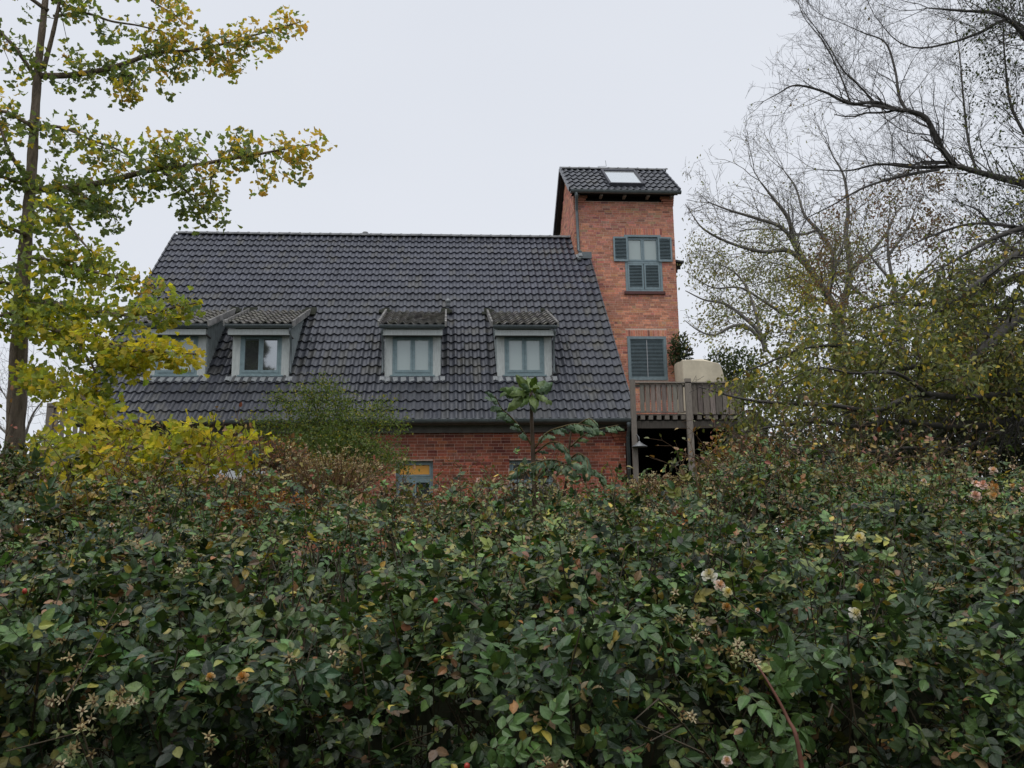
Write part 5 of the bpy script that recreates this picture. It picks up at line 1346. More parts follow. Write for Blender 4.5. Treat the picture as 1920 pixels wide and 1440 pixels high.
shrub('yellow_shrub', 'low yellow-leaved shrub by the left of the hedge under the ginkgo', 'shrub', 150, 950, 4.8, 60, 34, .3, 900, .055, [(.36, .26, .04), (.28, .22, .04), (.14, .14, .04)], [3, 3, 2], ROSEL, M['leaf'], power=.5)
dk = [(.035, .055, .022), (.05, .08, .03), (.075, .10, .035)]
shrub('ivy', 'dark ivy climbing the lower right corner of the brick tower', 'climber', 1276, 665, 27.3, 22, 42, .4, 1500, .11, [(.03, .05, .02), (.05, .075, .028), (.10, .07, .04)], [4, 3, 1], ELL, M['tleaf'], power=.45, stems=6)
shrub('evergreen_shrub', 'dark evergreen shrub rising behind the canvas cover on the deck', 'shrub', 1368, 700, 29.5, 70, 50, 1.2, 3800, .12, [(.05, .075, .03), (.07, .10, .04), (.10, .13, .05)], [3, 3, 2], ELL, M['tleaf'], power=.45)
shrub('evergreen_shrub', 'wide dark shrubbery behind the crab apple branches at the right', 'shrub', 1650, 885, 14.5, 350, 165, 1.6, 42000, .10, [(.035, .042, .02), (.05, .06, .026), (.08, .09, .03), (.11, .085, .04)], [3, 3, 2, .6], ELL, M['tleaf'], power=.5, stems=60)
shrub('evergreen_shrub', 'tall dark shrubbery at the right edge behind the crab apple trunk', 'shrub', 1900, 740, 13.5, 170, 220, 1.4, 20000, .09, [(.028, .034, .018), (.045, .055, .024), (.08, .09, .03)], [4, 3, 1.5], ELL, M['tleaf'], power=.5, stems=40)
shrub('garden_bush', 'mixed green bush filling the left end behind the hedge', 'shrub', 20, 910, 6.2, 120, 60, .6, 3200, .055, [(.05, .08, .03), (.09, .11, .035), (.10, .07, .04)], [4, 3, 1], ROSEL, M['leaf'], power=.45)

# ------------------------------------------------------------------ the rose hedge
hedge = empty('rose_hedge', (0.3, 4.0, .15)); tag(hedge, 'deep dense rose hedge with dark green leaves filling the foreground', 'hedge')
hn = lambda x, y, s, o=0: mnoise.noise(Vector((x*s, y*s, o)))
def ztop(x, y):
    z = 1.30+.24*sm(2.5, 3.1, y)+.27*sm(3.0, 4.6, y)+.17*sm(4.5, 6.2, y)
    z += (.10+.12*sm(4, 5.5, y))*hn(x, y, 1.1)+(.06+.08*sm(4, 5.5, y))*hn(x, y, 2.7, 4)
    u_ = x/np.maximum(y, .1)
    z -= .07*sm(3.2, 5.0, y)*sm(-.25, -.12, u_)*(1-sm(.24, .31, u_))
    z += .12*sm(.28, .34, u_)*(1-sm(.42, .5, u_))*sm(4, 5.5, y)
    z += .07*sm(.28, .36, u_)*sm(3.5, 5.5, y)+.10*sm(-.30, -.5, u_)*sm(3.5, 5.0, y)
    return z
def yfront(x, z): return 2.42+.14*hn(x, z, 1.3, 7)+.10*hn(x, z, 3.0, 2)+.28*(1.3-z if z < 1.3 else 0)*0
base_g = [(.033, .062, .021), (.055, .104, .030), (.015, .029, .013), (.098, .160, .046), (.165, .175, .050), (.33, .26, .055), (.26, .125, .05), (.17, .105, .055)]
def hedge_cols(P, bright=1.0):
    n = len(P); u = P[:, 0]/P[:, 1]
    ph = np.array([mnoise.noise(Vector(p)*1.7) for p in P]); ph2 = np.array([mnoise.noise(Vector(p)*1.1+Vector((5, 5, 5))) for p in P])
    far = np.clip((P[:, 1]-3.0)/2.5, 0, 1)
    w_ = np.tile(np.array([4, 4.5, 3.5, 1.6, .8, .14, .10, .35])[None], (n, 1))
    w_[:, 3] += 4.0*far+1.5*np.clip(ph2, 0, 1); w_[:, 4] += 2.4*far+3.5*np.clip(ph-.05, 0, 1)+1.2*(u > .25); w_[:, 5] += .9*np.clip(ph, 0, 1)*1.5+.4*far*(np.abs(u) > .2); w_[:, 6] += .9*np.clip(-ph-.15, 0, 1)*far; w_[:, 7] += 2.6*far+.5*np.clip(ph2, 0, 1)
    w_ /= w_.sum(1, keepdims=True); cs = np.cumsum(w_, 1); k = (RG.random((n, 1)) > cs).sum(1).clip(0, 7)
    c = 1.14*np.array(base_g)[k]*(1+.60*np.clip(ph2*1.8, -.9, 1))[:, None]; return jitter(c*bright, .22)
def sprays(C, A, Nn, size, cols, K=5):
    """compound leaves: returns leaflet arrays"""
    R = frames(A, Nn); n = len(C)
    prs = {5: [(.30, 62), (.30, -62), (.62, 52), (.62, -52), (.80, 0)], 7: [(.2, 65), (.2, -65), (.45, 58), (.45, -58), (.70, 50), (.70, -50), (.85, 0)], 3: [(.35, 60), (.35, -60), (.6, 0)]}[K]
    oc, od, on, os_, ocol = [], [], [], [], []
    rl = size*1.9
    for t, a in prs:
        aa = math.radians(a)+RG.normal(0, .18, n)
        d = R[:, :, 0]*np.cos(aa)[:, None]+R[:, :, 1]*np.sin(aa)[:, None]+np.array([0, 0, -.12])
        oc.append(C+R[:, :, 0]*(t*rl)[:, None]+np.array([0, 0, -.02])*t*t); od.append(d); on.append(R[:, :, 2]+rndunit(n)*.38)
        os_.append(size*(1.15 if a == 0 else RG.uniform(.75, 1.05, n))*np.ones(n)); cl = cols.copy(); sw = RG.random(n) < .42; cl[sw] = cols[RG.permutation(n)][sw]; ocol.append(cl*RG.uniform(.85, 1.15, (n, 1)))
    rach = np.concatenate([C, C+R[:, :, 0]*rl[:, None]*.82, np.full((n, 1), .0013), np.full((n, 1), .0009)], 1)
    return [np.concatenate(x) for x in (oc, od, on, os_, ocol)]+[rach]
HL = []; RA = []
# front face
n = 7200
x = RG.uniform(-3.6, 3.9, n); z = RG.uniform(.55, 1.5, n)
yf = np.array([yfront(a, b) for a, b in zip(x, z)])
dp = RG.exponential(.085, n)
hole = np.array([mnoise.noise(Vector((a*1.6, b*2.0, 11))) for a, b in zip(x, z)])
hole2 = np.array([mnoise.noise(Vector((a*3.4, b*3.9, 21))) for a, b in zip(x, z)])
dp = dp+np.clip(hole*1.3, 0, .6)+np.clip(hole2*.7, 0, .35)
C = np.stack([x, yf+dp, z], 1); zt_arr = np.array([ztop(a, b) for a, b in zip(C[:, 0], C[:, 1])])
k = (C[:, 2] < zt_arr+.05) & ~((np.array([mnoise.noise(Vector((p[0]*1.9, p[2]*2.4, 51))) for p in C]) > .14) & (RG.random(len(C)) < .90)); C = C[k]; n = len(C)
A = rndunit(n)*.75+np.array([0, -.40, .10]); A[:, 2] += RG.normal(0, .25, n)
Nn = np.array([0, -.45, .75])+rndunit(n)*.5
HL.append(sprays(C, A, Nn, RG.uniform(.026, .047, n), hedge_cols(C)))
# top slope
n = 23500
y = 2.5+3.9*RG.random(n)**.95; x = RG.uniform(-1, 1, n)*(y*.66+1.7)+.07*y
zt_a = np.array([ztop(a, b) for a, b in zip(x, y)])
hole = np.array([mnoise.noise(Vector((a*1.5, b*1.5, 31))) for a, b in zip(x, y)])
z = zt_a-RG.exponential(.075, n)-np.clip(hole*.75, 0, .45)+RG.normal(0, .02, n)
C = np.stack([x, y, z], 1)
A = rndunit(n)*.8+np.array([0, -.15, .25]); Nn = np.array([0, -.25, .9])+rndunit(n)*.5
HL.append(sprays(C, A, Nn, RG.uniform(.024, .042, n)*(1-.10*(y > 4.5)), hedge_cols(C)))
# interior
n = 9000; y = 2.75+RG.random(n)*3.2; x = RG.uniform(-1, 1, n)*(y*.66+.7); z = RG.uniform(.35, 1.45, n)
C = np.stack([x, y, z], 1); HL.append(sprays(C, rndunit(n), rndunit(n)+np.array([0, 0, .7]), RG.uniform(.03, .045, n), hedge_cols(C)*.9))
# shoots standing above the top, with stems
segs = []; SC_ = []; SA_ = []
for i in range(620):
    y = random.uniform(2.7, 6.3); x = random.uniform(-1, 1)*(y*.64+.5)+.07*y; h = random.uniform(.05, .26)*(1.25 if random.random() < .15 else .8)
    p = Vector((x, y, float(ztop(x, y))-.25)); d = Vector((random.gauss(0, .25), random.gauss(-.05, .25), 1)).normalized(); L_ = .25+h; a = p
    for s_ in range(6):
        d = (d+rvec(.10)).normalized(); b = a+d*(L_/6); segs.append((*a, *b, .0032-.0003*s_, .0029-.0003*s_))
        if s_ >= 2 and random.random() < .75: SC_.append(tuple(b)); SA_.append(tuple((rvec(.8)+Vector((0, -.1, .25))).normalized()))
        a = b
C = np.array(SC_); A = np.array(SA_); n = len(C); HL.append(sprays(C, A, np.array([0, -.3, 1])+rndunit(n)*.4, RG.uniform(.022, .038, n), hedge_cols(C, 1.1)))
HC, HD, HN, HS, HCOL = [np.concatenate([h[i] for h in HL]) for i in range(5)]; RA = np.concatenate([h[5] for h in HL])
HR = frames(HD, HN)
near = HC[:, 1] < 3.5
kind = RG.random(len(HC)) < .5
foliage(hedge, 'foliage', M['leaf'], ROSE, HC[near & kind], HR[near & kind], HS[near & kind], HCOL[near & kind], nobj=150)
foliage(hedge, 'foliage', M['leaf'], ROSE2, HC[near & ~kind], HR[near & ~kind], HS[near & ~kind], HCOL[near & ~kind], nobj=150)
foliage(hedge, 'foliage', M['leaf'], ROSEL, HC[~near], HR[~near], HS[~near], HCOL[~near])
twigmesh(hedge, RA[RG.random(len(RA)) < .6], M['cane'], 'leaf_stalks', col=(.7, 1.1, .5))
# ragged arching stems rising over the back of the hedge, with rusty leaves and dry heads
as_, ac, aa = [], [], []
for i in range(210):
    u_ = random.choice((random.uniform(-.52, -.05), random.uniform(.27, .62), random.uniform(-.05, .27))); y = random.uniform(4.3, 6.2); x = u_*y; hgt = random.uniform(.15, .48)*(.35 if -.12 < u_ < .27 else 1)
    p = Vector((x, y, float(ztop(x, y))-.15)); d = Vector((random.gauss(0, .3), random.gauss(-.1, .2), 1)).normalized(); a = p; lean = random.gauss(0, .10)
    for s_ in range(8):
        d = (d+rvec(.07)+Vector((lean, 0, -.05*s_/4))).normalized(); b = a+d*((hgt+.15)/8); as_.append((*a, *b, .0036-.0003*s_, .0033-.0003*s_))
        if s_ > 1:
            for _ in range(random.randint(1, 3)):
                dd = (d*.5+rvec(.7)).normalized(); c_ = b+dd*random.uniform(.02, .09); as_.append((*b, *c_, .0018, .0012)); ac.append(tuple(c_)); aa.append(tuple(dd))
        a = b
twigmesh(hedge, as_, M['cane'], 'arching_stems', col=(1.3, .95, .8))
C = np.array(ac); n = len(C); foliage(hedge, 'arching_leaves', M['leaf'], ROSEL, C, frames(np.array(aa)+rndunit(n)*.3, rndunit(n)*.6+np.array([0, -.3, .7])), .032*RG.uniform(.6, 1.3, n), jitter(pick([(.24, .13, .055), (.30, .22, .07), (.12, .13, .04), (.16, .17, .05), (.22, .07, .04)], [3, 2, 4, 3, 1], n)))
# small dry bits caught on the hedge top
n = 15000; y = 2.7+3.8*RG.random(n)**.7; x = RG.uniform(-1, 1, n)*(y*.66+.6)+.07*y; zt_a = np.array([ztop(a, b) for a, b in zip(x, y)])
C = np.stack([x, y, zt_a+RG.normal(.01, .055, n)], 1); ph = np.array([mnoise.noise(Vector(p)*1.9) for p in C]); C = C[ph > -.12]; n = len(C)
foliage(hedge, 'dry_leaves', M['leaf'], TINY, C, frames(rndunit(n)+np.array([0, 0, .3]), rndunit(n)+np.array([0, -.3, .5])), .020*RG.uniform(.5, 1.5, n), jitter(pick([(.30, .24, .12), (.22, .13, .06), (.16, .16, .06), (.38, .31, .16), (.10, .13, .05)], [3, 2.5, 3, 1.5, 3], n)))
# canes
for i in range(520):
    x = random.uniform(-2.8, 3.0); y = random.uniform(2.55, 5.6); p = Vector((x, y, .1)); L_ = random.uniform(1.0, 1.7); d = Vector((random.gauss(0, .25), random.gauss(-.1, .3), 1)).normalized(); a = p
    for s_ in range(11):
        d = (d+rvec(.13)+Vector((0, -.02, -.055*(s_ > 4)))).normalized(); b = a+d*(L_/11)
        if b.z > float(ztop(b.x, max(b.y, 2.5)))+.05 or b.y < 2.3: break
        segs.append((*a, *b, .0055-.0003*s_, .0052-.0003*s_)); a = b
        if random.random() < .5:
            dd = (d+rvec(.7)).normalized(); c_ = b+dd*random.uniform(.08, .25); segs.append((*b, *c_, .0028, .0015))
twigmesh(hedge, segs, M['cane'], 'canes', k=4, col=(.8, .75, .7))

# a few named clusters of fresh, larger leaves at the front
def front_pt(u, v, Y0=None):
    """point on the hedge surface seen at that pixel"""
    lo = 2.2
    for Yq in np.arange(2.2, 7.5, .03):
        p = at(u, v, Yq)
        if (p[2] < ztop(p[0], Yq)+.0) and (Yq > yfront(p[0], p[2]) or Yq > 2.8): return p
    return at(u, v, 6.2)
br = []
for (u, v, R_, K_, cnt, size, col) in [(955, 1375, 60, 5, 9, .040, (.085, .16, .045)), (1440, 1290, 75, 5, 9, .055, (.080, .15, .045)), (1470, 1400, 60, 5, 7, .05, (.075, .14, .045)), (250, 1180, 70, 5, 9, .045, (.035, .075, .04)), (640, 1160, 40, 5, 4, .04, (.07, .12, .05)),
                                     (1010, 1230, 60, 5, 6, .045, (.045, .085, .035)), (1570, 1210, 70, 5, 7, .048, (.05, .09, .04)), (1700, 1170, 60, 5, 7, .045, (.05, .09, .045)), (60, 960, 60, 5, 7, .05, (.06, .10, .05)), (560, 1290, 60, 5, 6, .042, (.04, .08, .04)), (1150, 1300, 60, 5, 6, .04, (.035, .065, .035)), (470, 1160, 30, 5, 3, .05, (.09, .12, .04))]:
    c = front_pt(u, v)-np.array([0, .10, 0]); k_ = c[1]/FPX
    C = c+RG.normal(0, 1, (cnt, 3))*np.array([R_*k_*.6, .03, R_*k_*.5]); A = rndunit(cnt)*.8+np.array([0, -.25, .15]); Nn = np.array([0, -.8, .55])+rndunit(cnt)*.3
    o_ = sprays(C, A, Nn, size*RG.uniform(.75, 1.1, cnt), jitter(np.tile(col, (cnt, 1)), .12), K_); br.append(o_)
BC, BD, BN, BS, BCOL = [np.concatenate([h[i] for h in br]) for i in range(5)]
foliage(hedge, 'fresh_foliage', M['leaf'], ROSE, BC, frames(BD, BN), BS, BCOL)
twigmesh(hedge, np.concatenate([h[5] for h in br]), M['cane'], 'fresh_stalks', col=(.8, 1.1, .5))
# red-brown long cane at the lower right
P = [front_pt(1462, 1440)-np.array([0, .22, .3]), front_pt(1440, 1380)-np.array([0, .22, 0]), front_pt(1425, 1320)-np.array([0, .20, 0]), front_pt(1412, 1268)-np.array([0, .12, 0]), front_pt(1408, 1235)-np.array([0, .02, 0])]
m2 = MB(); S = spline(P); m2.col = (2.2, 1.1, 1.2); m2.tube([tuple(p) for p in S], list(np.linspace(.0070, .0022, len(S))), 7); m2.build('cane', M['cane'], hedge, True)

# seed heads: stars of dried sepals round a brown eye
def seedhead_mesh(seed):
    rr_ = random.Random(seed); m2 = MB()
    for i in range(5):
        a = i*2*math.pi/5+rr_.gauss(0, .15); up = rr_.uniform(-.2, .5); L_ = rr_.uniform(.8, 1.15)
        c, s = math.cos(a), math.sin(a); g = rr_.uniform(.85, 1.15); m2.col = (g, g, g)
        P = [(.22, .10), (.55, .17), (L_, 0)]
        V = [(c*.15-s*.1, s*.15+c*.1, .0), (c*.15+s*.1, s*.15-c*.1, .0), (c*.55+s*.17, s*.55-c*.17, up*.5+.05), (c*.55-s*.17, s*.55+c*.17, up*.5+.05), (c*L_, s*L_, up)]
        m2.add(V, [(0,1,2,3), (3,2,4)])
    m2.col = (.32, .24, .22); k = 7
    for (r_, z_, r2, z2) in ((.26, 0, .22, .14), (.22, .14, .08, .2)):
        V = [(r_*math.cos(6.283*j/k), r_*math.sin(6.283*j/k), z_) for j in range(k)]+[(r2*math.cos(6.283*j/k), r2*math.sin(6.283*j/k), z2) for j in range(k)]
        m2.add(V, [(j, (j+1) % k, k+(j+1) % k, k+j) for j in range(k)])
    m2.col = (.5, .55, .4); m2.tube([(0, 0, 0), (.05, 0, -.5), (.0, .1, -1.3)], .045, 4)
    V = np.concatenate(m2.v); return mesh_np('seed_head', V, [m2.q, m2.t], M['seed'], np.concatenate(m2.c))
M['seed'] = mat_leaf('dried_sepal', .8, .1, .2, 60)
SH = []
for i in range(4):
    me = seedhead_mesh(i); a = me.color_attributes['col']; arr = np.zeros(len(me.vertices)*4, np.float32); a.data.foreach_get('color', arr); arr = arr.reshape(-1, 4); arr[:, :3] *= np.array([(.44, .36, .20), (.50, .43, .28), (.36, .27, .14), (.30, .32, .16)][i]); a.data.foreach_set('color', arr.ravel()); SH.append(me)
def place(me, name, p, size, parent, toward=(0, -1, .4), spread=.5):
    z = (Vector(toward).normalized()+rvec(spread)).normalized(); q = z.to_track_quat('Z', 'Y')
    o = bpy.data.objects.new(name, me); COL.objects.link(o); o.parent = parent
    o.matrix_local = Matrix.Translation(Vector(p)-WL[parent.name]) @ q.to_matrix().to_4x4() @ Matrix.Rotation(random.uniform(0, 6.28), 4, 'Z') @ Matrix.Scale(size, 4); return o
ns = 0
for (u, v, ru, rv, cnt, sz) in [(455, 935, 30, 12, 5, .016), (690, 925, 35, 12, 6, .016), (1180, 940, 30, 14, 6, .016), (1330, 960, 30, 14, 5, .016), (270, 1030, 25, 16, 6, .016), (340, 1015, 28, 16, 7, .016), (345, 1070, 28, 14, 7, .016), (130, 1180, 22, 14, 7, .017), (165, 1240, 12, 30, 6, .017), (195, 1330, 30, 30, 14, .018), (240, 1300, 25, 15, 7, .018), (180, 1395, 25, 15, 6, .018),
                                (1035, 1000, 32, 12, 12, .016), (1070, 1015, 20, 10, 7, .016), (1265, 1130, 30, 20, 10, .017), (1290, 1160, 20, 14, 5, .017), (1350, 1210, 28, 12, 8, .018), (1385, 1225, 28, 14, 9, .018), (560, 1230, 14, 14, 4, .016), (655, 1230, 20, 12, 6, .016),
                                (410, 1400, 16, 20, 5, .016), (520, 1300, 18, 16, 4, .016), (1020, 1420, 40, 14, 8, .016), (1280, 1330, 20, 14, 4, .016), (1860, 965, 22, 10, 7, .015), (1800, 985, 22, 10, 7, .015), (1700, 1050, 26, 14, 5, .014), (880, 1000, 30, 12, 4, .014), (70, 1030, 20, 20, 3, .014), (1740, 1090, 30, 20, 5, .015)]:
    c = front_pt(u, v); k_ = c[1]/FPX
    for i in range(cnt):
        p = c+np.array([random.gauss(0, ru*k_*.6), -.10+random.gauss(0, .03), random.gauss(0, rv*k_*.7)]); place(SH[random.randrange(4)], 'seed_head', p, sz*random.uniform(.8, 1.15), hedge); ns += 1
# dried flower shrubs: two dense tan bushes on the hedge top
def tan_shrub(label, cu, cv, Y, ru, rv, n, nobj):
    c = at(cu, cv, Y); r = empty('dried_flower_shrub', (c[0], Y, float(gz(Y)))); tag(r, label, 'shrub', 'shrubs of dried tan flower heads'); k_ = Y/FPX; segs = []
    for i in range(n):
        a_ = random.uniform(-1, 1); p = c+np.array([a_*ru*k_, random.gauss(0, .18), (random.gauss(0, .35)+.35*(1-a_*a_))*rv*k_])
        if i < nobj: place(SH[random.choice((0, 1, 2, 2))], 'seed_head', p, .019*random.uniform(.7, 1.2), r, (0, -.5, .9), .6)
        b = np.array([c[0]+(p[0]-c[0])*.5, Y+random.gauss(0, .1), p[2]-random.uniform(.15, .35)]); segs.append((*b, *p, .0022, .0015))
    twigmesh(r, segs, M['cane'], 'stems', col=(1.9, 1.2, .9))
    m_ = 1300; v_ = rndunit(m_)*(RG.random((m_, 1))**.4); C = c+v_*np.array([ru*k_*1.05, .3, rv*k_*.95])-np.array([0, 0, .04])
    foliage(r, 'foliage', M['tleaf'], TINY, C, frames(rndunit(m_), rndunit(m_)+np.array([0, 0, .5])), .022*RG.uniform(.5, 1.3, m_), jitter(pick([(.30, .22, .12), (.22, .12, .06), (.16, .15, .05), (.42, .34, .22)], [3, 3, 3, 2], m_)))
tan_shrub('mound of dried tan flower heads left of the feathery shrub', 625, 878, 6.3, 85, 38, 260, 220)
shrub('rusty_shrub', 'rusty red-brown twiggy shrub between the yellow ginkgo branch and the feathery shrub', 'shrub', 520, 862, 7.0, 62, 34, .3, 1500, .035, rust, [3, 3, 3, 1, 2], ELL, M['tleaf'], power=.5, stems=22, rough=1.8)
shrub('bronze_shrub', 'low bronze and yellow shrub right of the carport, under the crab apple', 'shrub', 1600, 900, 6.4, 120, 30, .35, 2200, .035, [(.20, .16, .06), (.14, .14, .05), (.24, .12, .05)], [3, 3, 2], ELL, M['tleaf'], power=.5, rough=1.6)
tan_shrub('mound of dried tan flower heads below the dark carport', 1245, 915, 6.4, 80, 30, 230, 200)
tan_shrub('small patch of dried tan flower heads beneath the yellow ginkgo branch', 480, 905, 6.4, 60, 22, 110, 110)
tan_shrub('sprawl of dried flower heads below the crab apple, beside the grey box', 1700, 905, 6.6, 95, 26, 160, 160)

# rose flowers
def rose_mesh(seed, c_in, c_out, openess=1.0, layers=4):
    rr_ = random.Random(seed); m2 = MB()
    for L_ in range(layers):
        f_ = L_/(layers-1); npt = 5 if L_ else 4; R0 = .12+.10*f_; R1 = (.30+.72*f_)*openess; tilt = 1.05-.85*f_*openess
        col = [a+(b-a)*f_ for a, b in zip(c_in, c_out)]
        for i in range(npt):
            a0 = i*2*math.pi/npt+L_*.6+rr_.gauss(0, .12); hw = .75*math.pi/npt*1.25; g = rr_.uniform(.9, 1.08); m2.col = tuple(c*g for c in col)
            V = []
            nu_, nv_ = 5, 4
            for jv in range(nv_):
                s_ = jv/(nv_-1); r_ = R0+(R1-R0)*s_; z_ = math.sin(tilt)*s_*.75*(1-.25*f_)-(.22*f_)*s_*s_+.12*(1-f_)
                for iu in range(nu_):
                    t_ = -1+2*iu/(nu_-1); aa = a0+t_*hw*(1-.25*s_*abs(t_)); rr2 = r_*(1-.10*t_*t_*s_)+.03*math.sin(t_*5+seed)*s_
                    V.append((math.cos(aa)*rr2, math.sin(aa)*rr2, z_+.05*math.cos(t_*3+i)*s_-.02*L_))
            m2.add(V, [(jv*nu_+iu, jv*nu_+iu+1, (jv+1)*nu_+iu+1, (jv+1)*nu_+iu) for jv in range(nv_-1) for iu in range(nu_-1)])
    m2.col = (.05, .10, .03); m2.tube([(0, 0, .05), (0, 0, -.12), (.08, 0, -.9)], [.14, .14, .045], 6)
    return mesh_np('rose_flower', np.concatenate(m2.v), [m2.q, m2.t], M['petal'], np.concatenate(m2.c), True)
white = ((.62, .55, .35), (.74, .73, .70)); blush = ((.70, .45, .38), (.74, .62, .58)); cream = ((.72, .58, .22), (.72, .68, .48)); pink = ((.62, .33, .30), (.70, .52, .48)); peach = ((.60, .34, .14), (.62, .46, .28)); fade = ((.45, .22, .08), (.50, .33, .16))
lab = {'w': 'white', 'b': 'pale blush', 'c': 'cream', 'p': 'pink', 'a': 'peach', 'f': 'faded brown'}
for i, (u, v, d, kd, op) in enumerate([(1330, 1077, 29, white, 1), (1349, 1097, 23, blush, .8), (1364, 1110, 20, cream, .8), (1611, 1008, 23, cream, 1), (1614, 1102, 19, peach, .6), (1643, 1091, 14, peach, .45), (1603, 1150, 26, white, .9), (1362, 1138, 17, fade, .6), (1363, 1427, 19, blush, .7),
        (1842, 909, 23, pink, 1), (1829, 929, 22, pink, .9), (1862, 882, 17, blush, .8), (1824, 893, 10, blush, .5), (1829, 906, 13, blush, .7), (1860, 930, 18, peach, .7), (1863, 915, 22, fade, .8), (1901, 957, 20, blush, .8), (1897, 912, 12, peach, .5), (1916, 918, 12, pink, .6),
        (1475, 871, 15, blush, .9), (1446, 875, 10, cream, .7), (1732, 903, 11, blush, .6), (1729, 890, 8, blush, .5), (1696, 872, 10, blush, .7), (1523, 842, 10, peach, .7), (1421, 817, 7, pink, .6), (1577, 1024, 8, blush, .5), (1575, 1080, 11, peach, .45), (1420, 1145, 10, blush, .5), (455, 1270, 22, fade, .7), (395, 1270, 18, peach, .5), (210, 985, 9, blush, .5), (1040, 1180, 9, pink, .5), (1420, 895, 10, blush, .6)]):
    c = front_pt(u, v); 
    if v < 900 and u < 1800: c = at(u, v, 5.7)
    Yq = c[1]-.20 if c[1] > 3 else c[1]-.16; c = at(u, v, Yq)
    place(rose_mesh(i, kd[0], kd[1], op, 4 if d > 12 else 3), 'rose_flower', c, d*Yq/FPX*.53/max(op, .55), hedge, (random.uniform(-.4, .4), -1, .55), .15)
# stem of the tall cream rose
a = at(1611, 1010, front_pt(1611, 1008)[1]-.11); m2 = MB(); m2.col = (1.6, 1.3, .9); S = spline([a, at(1600, 1060, a[1]+.0), at(1596, 1100, a[1]+.06)]); m2.tube([tuple(p) for p in S], .0028, 5); m2.build('rose_stem', M['cane'], hedge, True)
# red hips
M['hip'] = mat_col('rose_hip', (.42, .05, .03), rough=.35, spec=.5, usecol=False, bmp=0)
for (u, v) in ((215, 1222), (818, 1122), (1775, 999), (78, 1105), (874, 1417)):
    c = front_pt(u, v)-np.array([0, .11, 0]); m2 = MB(); s_ = .0075
    m2.tube([(c[0], c[1], c[2]+s_*1.2), (c[0], c[1], c[2]+s_*.8), (c[0], c[1], c[2]), (c[0], c[1], c[2]-s_*.8), (c[0], c[1], c[2]-s_*1.1)], [s_*.3, s_*.8, s_, s_*.75, s_*.3], 8); m2.build('rose_hip', M['hip'], hedge, True)
# pink rose by the wall
c = at(898, 901, 19.5)
rs = empty('wall_rose', (c[0], 19.5, GZ)); tag(rs, 'spindly climbing rose with one pink bloom and red leaves by the brick wall', 'rose')
place(rose_mesh(77, pink[0], pink[1], 1, 3), 'rose_flower', c, .075, rs, (0, -1, .2), .1)
segs = []; LC = []
for pl in ([(880, 960), (870, 900), (855, 870), (830, 872)], [(890, 960), (895, 920), (898, 903)], [(930, 960), (925, 900), (905, 870), (870, 862)], [(1000, 960), (1010, 880), (1030, 855)], [(1000, 940), (1040, 870), (1045, 850)], [(870, 960), (862, 930), (850, 900)]):
    S = spline([at(a, b, 19.5) for a, b in pl]); 
    for i in range(len(S)-1): segs.append((*S[i], *S[i+1], .010, .008)); LC.append(S[i]+RG.normal(0, .10, (9, 3)))
LC = np.concatenate(LC); n = len(LC); twigmesh(rs, segs, M['cane'], 'stems', col=(1.3, .8, .7))
foliage(rs, 'foliage', M['tleaf'], ELL, LC, frames(rndunit(n), rndunit(n)+np.array([0, -.5, .5])), .055*RG.uniform(.5, 1.3, n), jitter(pick([(.16, .05, .03), (.10, .10, .03), (.22, .09, .04)], [3, 3, 1], n)))

# ------------------------------------------------------------------ tall sapling with big crumpled leaves in the centre
Ys = 5.3; q = at(1003, 940, Ys)
sapl = empty('large_leaved_sapling', (q[0], Ys, float(gz(Ys)))); tag(sapl, 'tall sapling with big crumpled compound leaves standing before the brick wall', 'sapling')
m2 = MB(); m2.col = (1.1, .9, .9); S = spline([(q[0], Ys, float(gz(Ys))-.05), at(1003, 935, Ys), at(1000, 860, Ys), at(997, 790, Ys), at(996, 735, Ys)]); m2.tube([tuple(p) for p in S], list(np.linspace(.020, .009, len(S))), 8); m2.build('stem', M['cane'], sapl, True)
m2 = MB(); m2.col = (1.1, .9, .8); S = spline([at(1052, 960, Ys), at(1062, 900, Ys), at(1066, 850, Ys), at(1072, 800, Ys)]); m2.tube([tuple(p) for p in S], list(np.linspace(.011, .005, len(S))), 7); m2.build('stem', M['cane'], sapl, True)
def crumpled(seed, col):
    nx_, ny_ = 9, 5; V = []; F = []; tint = []
    for i in range(nx_):
        t = i/(nx_-1); hw = .30*math.sin(math.pi*min(t*.93+.05, 1))**.7*(1-.25*t)
        for j in range(ny_):
            s = -1+2*j/(ny_-1); nn = mnoise.noise(Vector((t*4, s*1.6, seed*3.3)))
            V.append((t, s*hw*(1+.15*math.sin(t*19)), -.42*t*t-.20*abs(s)+.17*nn+.065*math.sin(t*22+abs(s)*3))); tint.append(1.25 if j == 2 else 1-.1*nn)
    for i in range(nx_-1):
        for j in range(ny_-1): F.append((i*ny_+j, (i+1)*ny_+j, (i+1)*ny_+j+1, i*ny_+j+1))
    return mesh_np('leaf', V, [F], M['leaf'], np.array(tint)[:, None]*np.array(col)[None], True)
CRM = [crumpled(i, c) for i, c in enumerate([(.085, .145, .072), (.115, .18, .092), (.065, .115, .060), (.13, .19, .055), (.09, .155, .04)])]
def put_leaf(p, d, nrm, size, which):
    d = Vector(d).normalized(); z = Vector(nrm)-d*Vector(nrm).dot(d); z.normalize(); y = z.cross(d)
    mw = Matrix((( d.x, y.x, z.x, 0), (d.y, y.y, z.y, 0), (d.z, y.z, z.z, 0), (0, 0, 0, 1)))
    o = bpy.data.objects.new('leaf', CRM[which]); COL.objects.link(o); o.parent = sapl
    o.matrix_local = Matrix.Translation(Vector(p)-WL[sapl.name]) @ mw @ Matrix.Scale(size, 4)
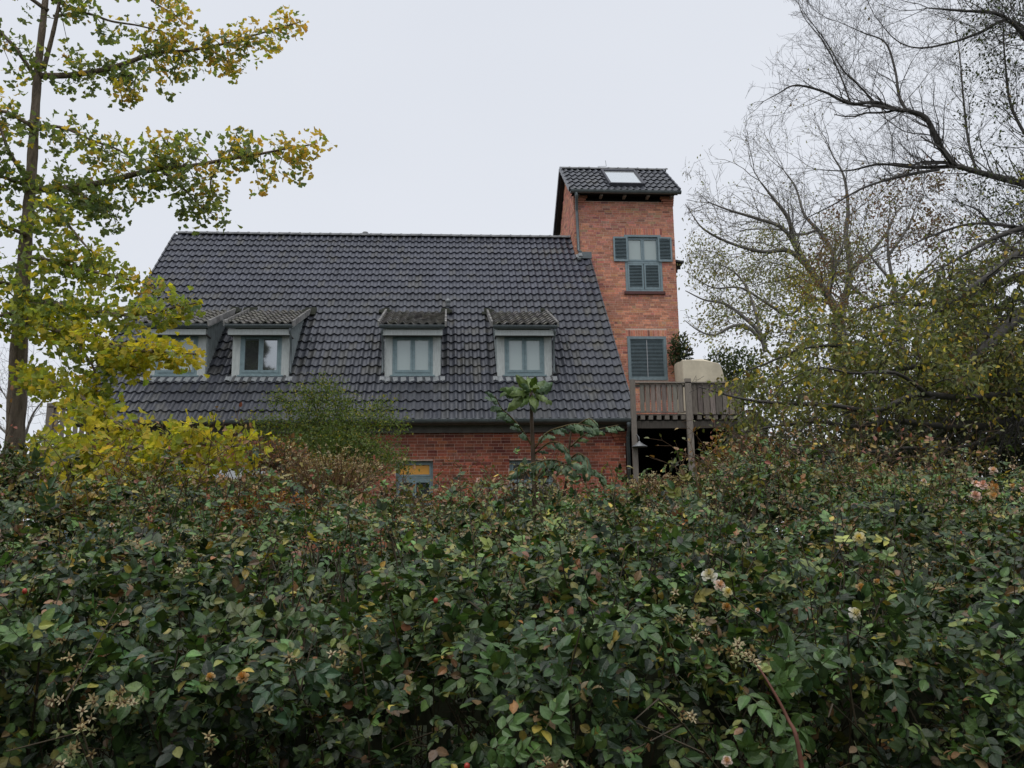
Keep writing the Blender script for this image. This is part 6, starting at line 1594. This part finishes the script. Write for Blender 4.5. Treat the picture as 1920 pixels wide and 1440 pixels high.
def frond(pl, n, size, pal, dy=.15):
    n = int(n*1.7)
    P = [at(a, b, Ys-dy*i/len(pl)) for i, (a, b) in enumerate(pl)]; S = spline(P, 5)
    m2 = MB(); m2.col = (1.4, 1.3, .7); m2.tube([tuple(p) for p in S], list(np.linspace(.006, .003, len(S))), 5); m2.build('leaf_stalk', M['cane'], sapl, True)
    for k_ in range(n):
        t = .12+.88*k_/max(n-1, 1); i = min(int(t*(len(S)-1)), len(S)-2); d = Vector(S[i+1])-Vector(S[i]); d.normalize()
        sd = Vector((0, -1, 0)) if k_ % 2 else Vector((0, 1, 0)); dd = d*.75+sd*.45+Vector((0, 0, -.18))+rvec(.12)
        if k_ == n-1: dd = d+Vector((0, 0, -.25))
        put_leaf(S[i], dd, Vector((0, -.75, .75))+rvec(.22), .64*size*random.uniform(.8, 1.15), random.choice(pal))
frond([(999, 838), (978, 805), (958, 782), (940, 765), (928, 742)], 8, .125, (0, 1, 2), .2)
frond([(1002, 842), (1025, 812), (1055, 800), (1080, 795), (1108, 800)], 7, .125, (0, 1, 2), .25)
frond([(1003, 850), (1030, 830), (1052, 832), (1066, 850)], 4, .12, (0, 2), .3)
frond([(1070, 838), (1092, 818), (1120, 806), (1160, 797)], 6, .105, (1, 3, 0), .1)
frond([(1072, 805), (1085, 795), (1105, 785), (1118, 795)], 4, .115, (0, 1), .2)
frond([(1064, 872), (1035, 862), (1000, 868), (962, 880)], 8, .14, (0, 1, 2), .35)
frond([(1067, 862), (1085, 850), (1100, 862), (1102, 880)], 4, .14, (0, 2), .3)
frond([(1062, 893), (1085, 880), (1110, 880), (1132, 892)], 5, .13, (0, 1), .2)
frond([(1003, 900), (1030, 876), (1056, 872), (1075, 868)], 5, .14, (1, 2), .3)
frond([(1004, 925), (985, 915), (960, 920), (940, 935)], 4, .14, (2, 0), .3)
for a_, (tx, ty) in enumerate([(970, 728), (1030, 730), (1000, 716), (985, 735), (1015, 712), (962, 752), (1036, 748), (945, 728), (960, 740), (975, 715), (985, 700), (1002, 706), (1018, 722), (1045, 716), (1022, 740), (1004, 748), (980, 752), (992, 722), (1010, 730), (950, 722), (1000, 762)]):
    p0 = np.array(at(996, 738, Ys)); t_ = np.array(at(tx, ty, Ys+random.uniform(-.14, .10))); L_ = np.linalg.norm(t_-p0)
    put_leaf(p0+(t_-p0)*.25, t_-p0+np.array([0, 0, .02]), Vector((0, -.7, .7))+rvec(.25), max(L_*.82, .09), random.choice((3, 4, 3, 4, 0)))
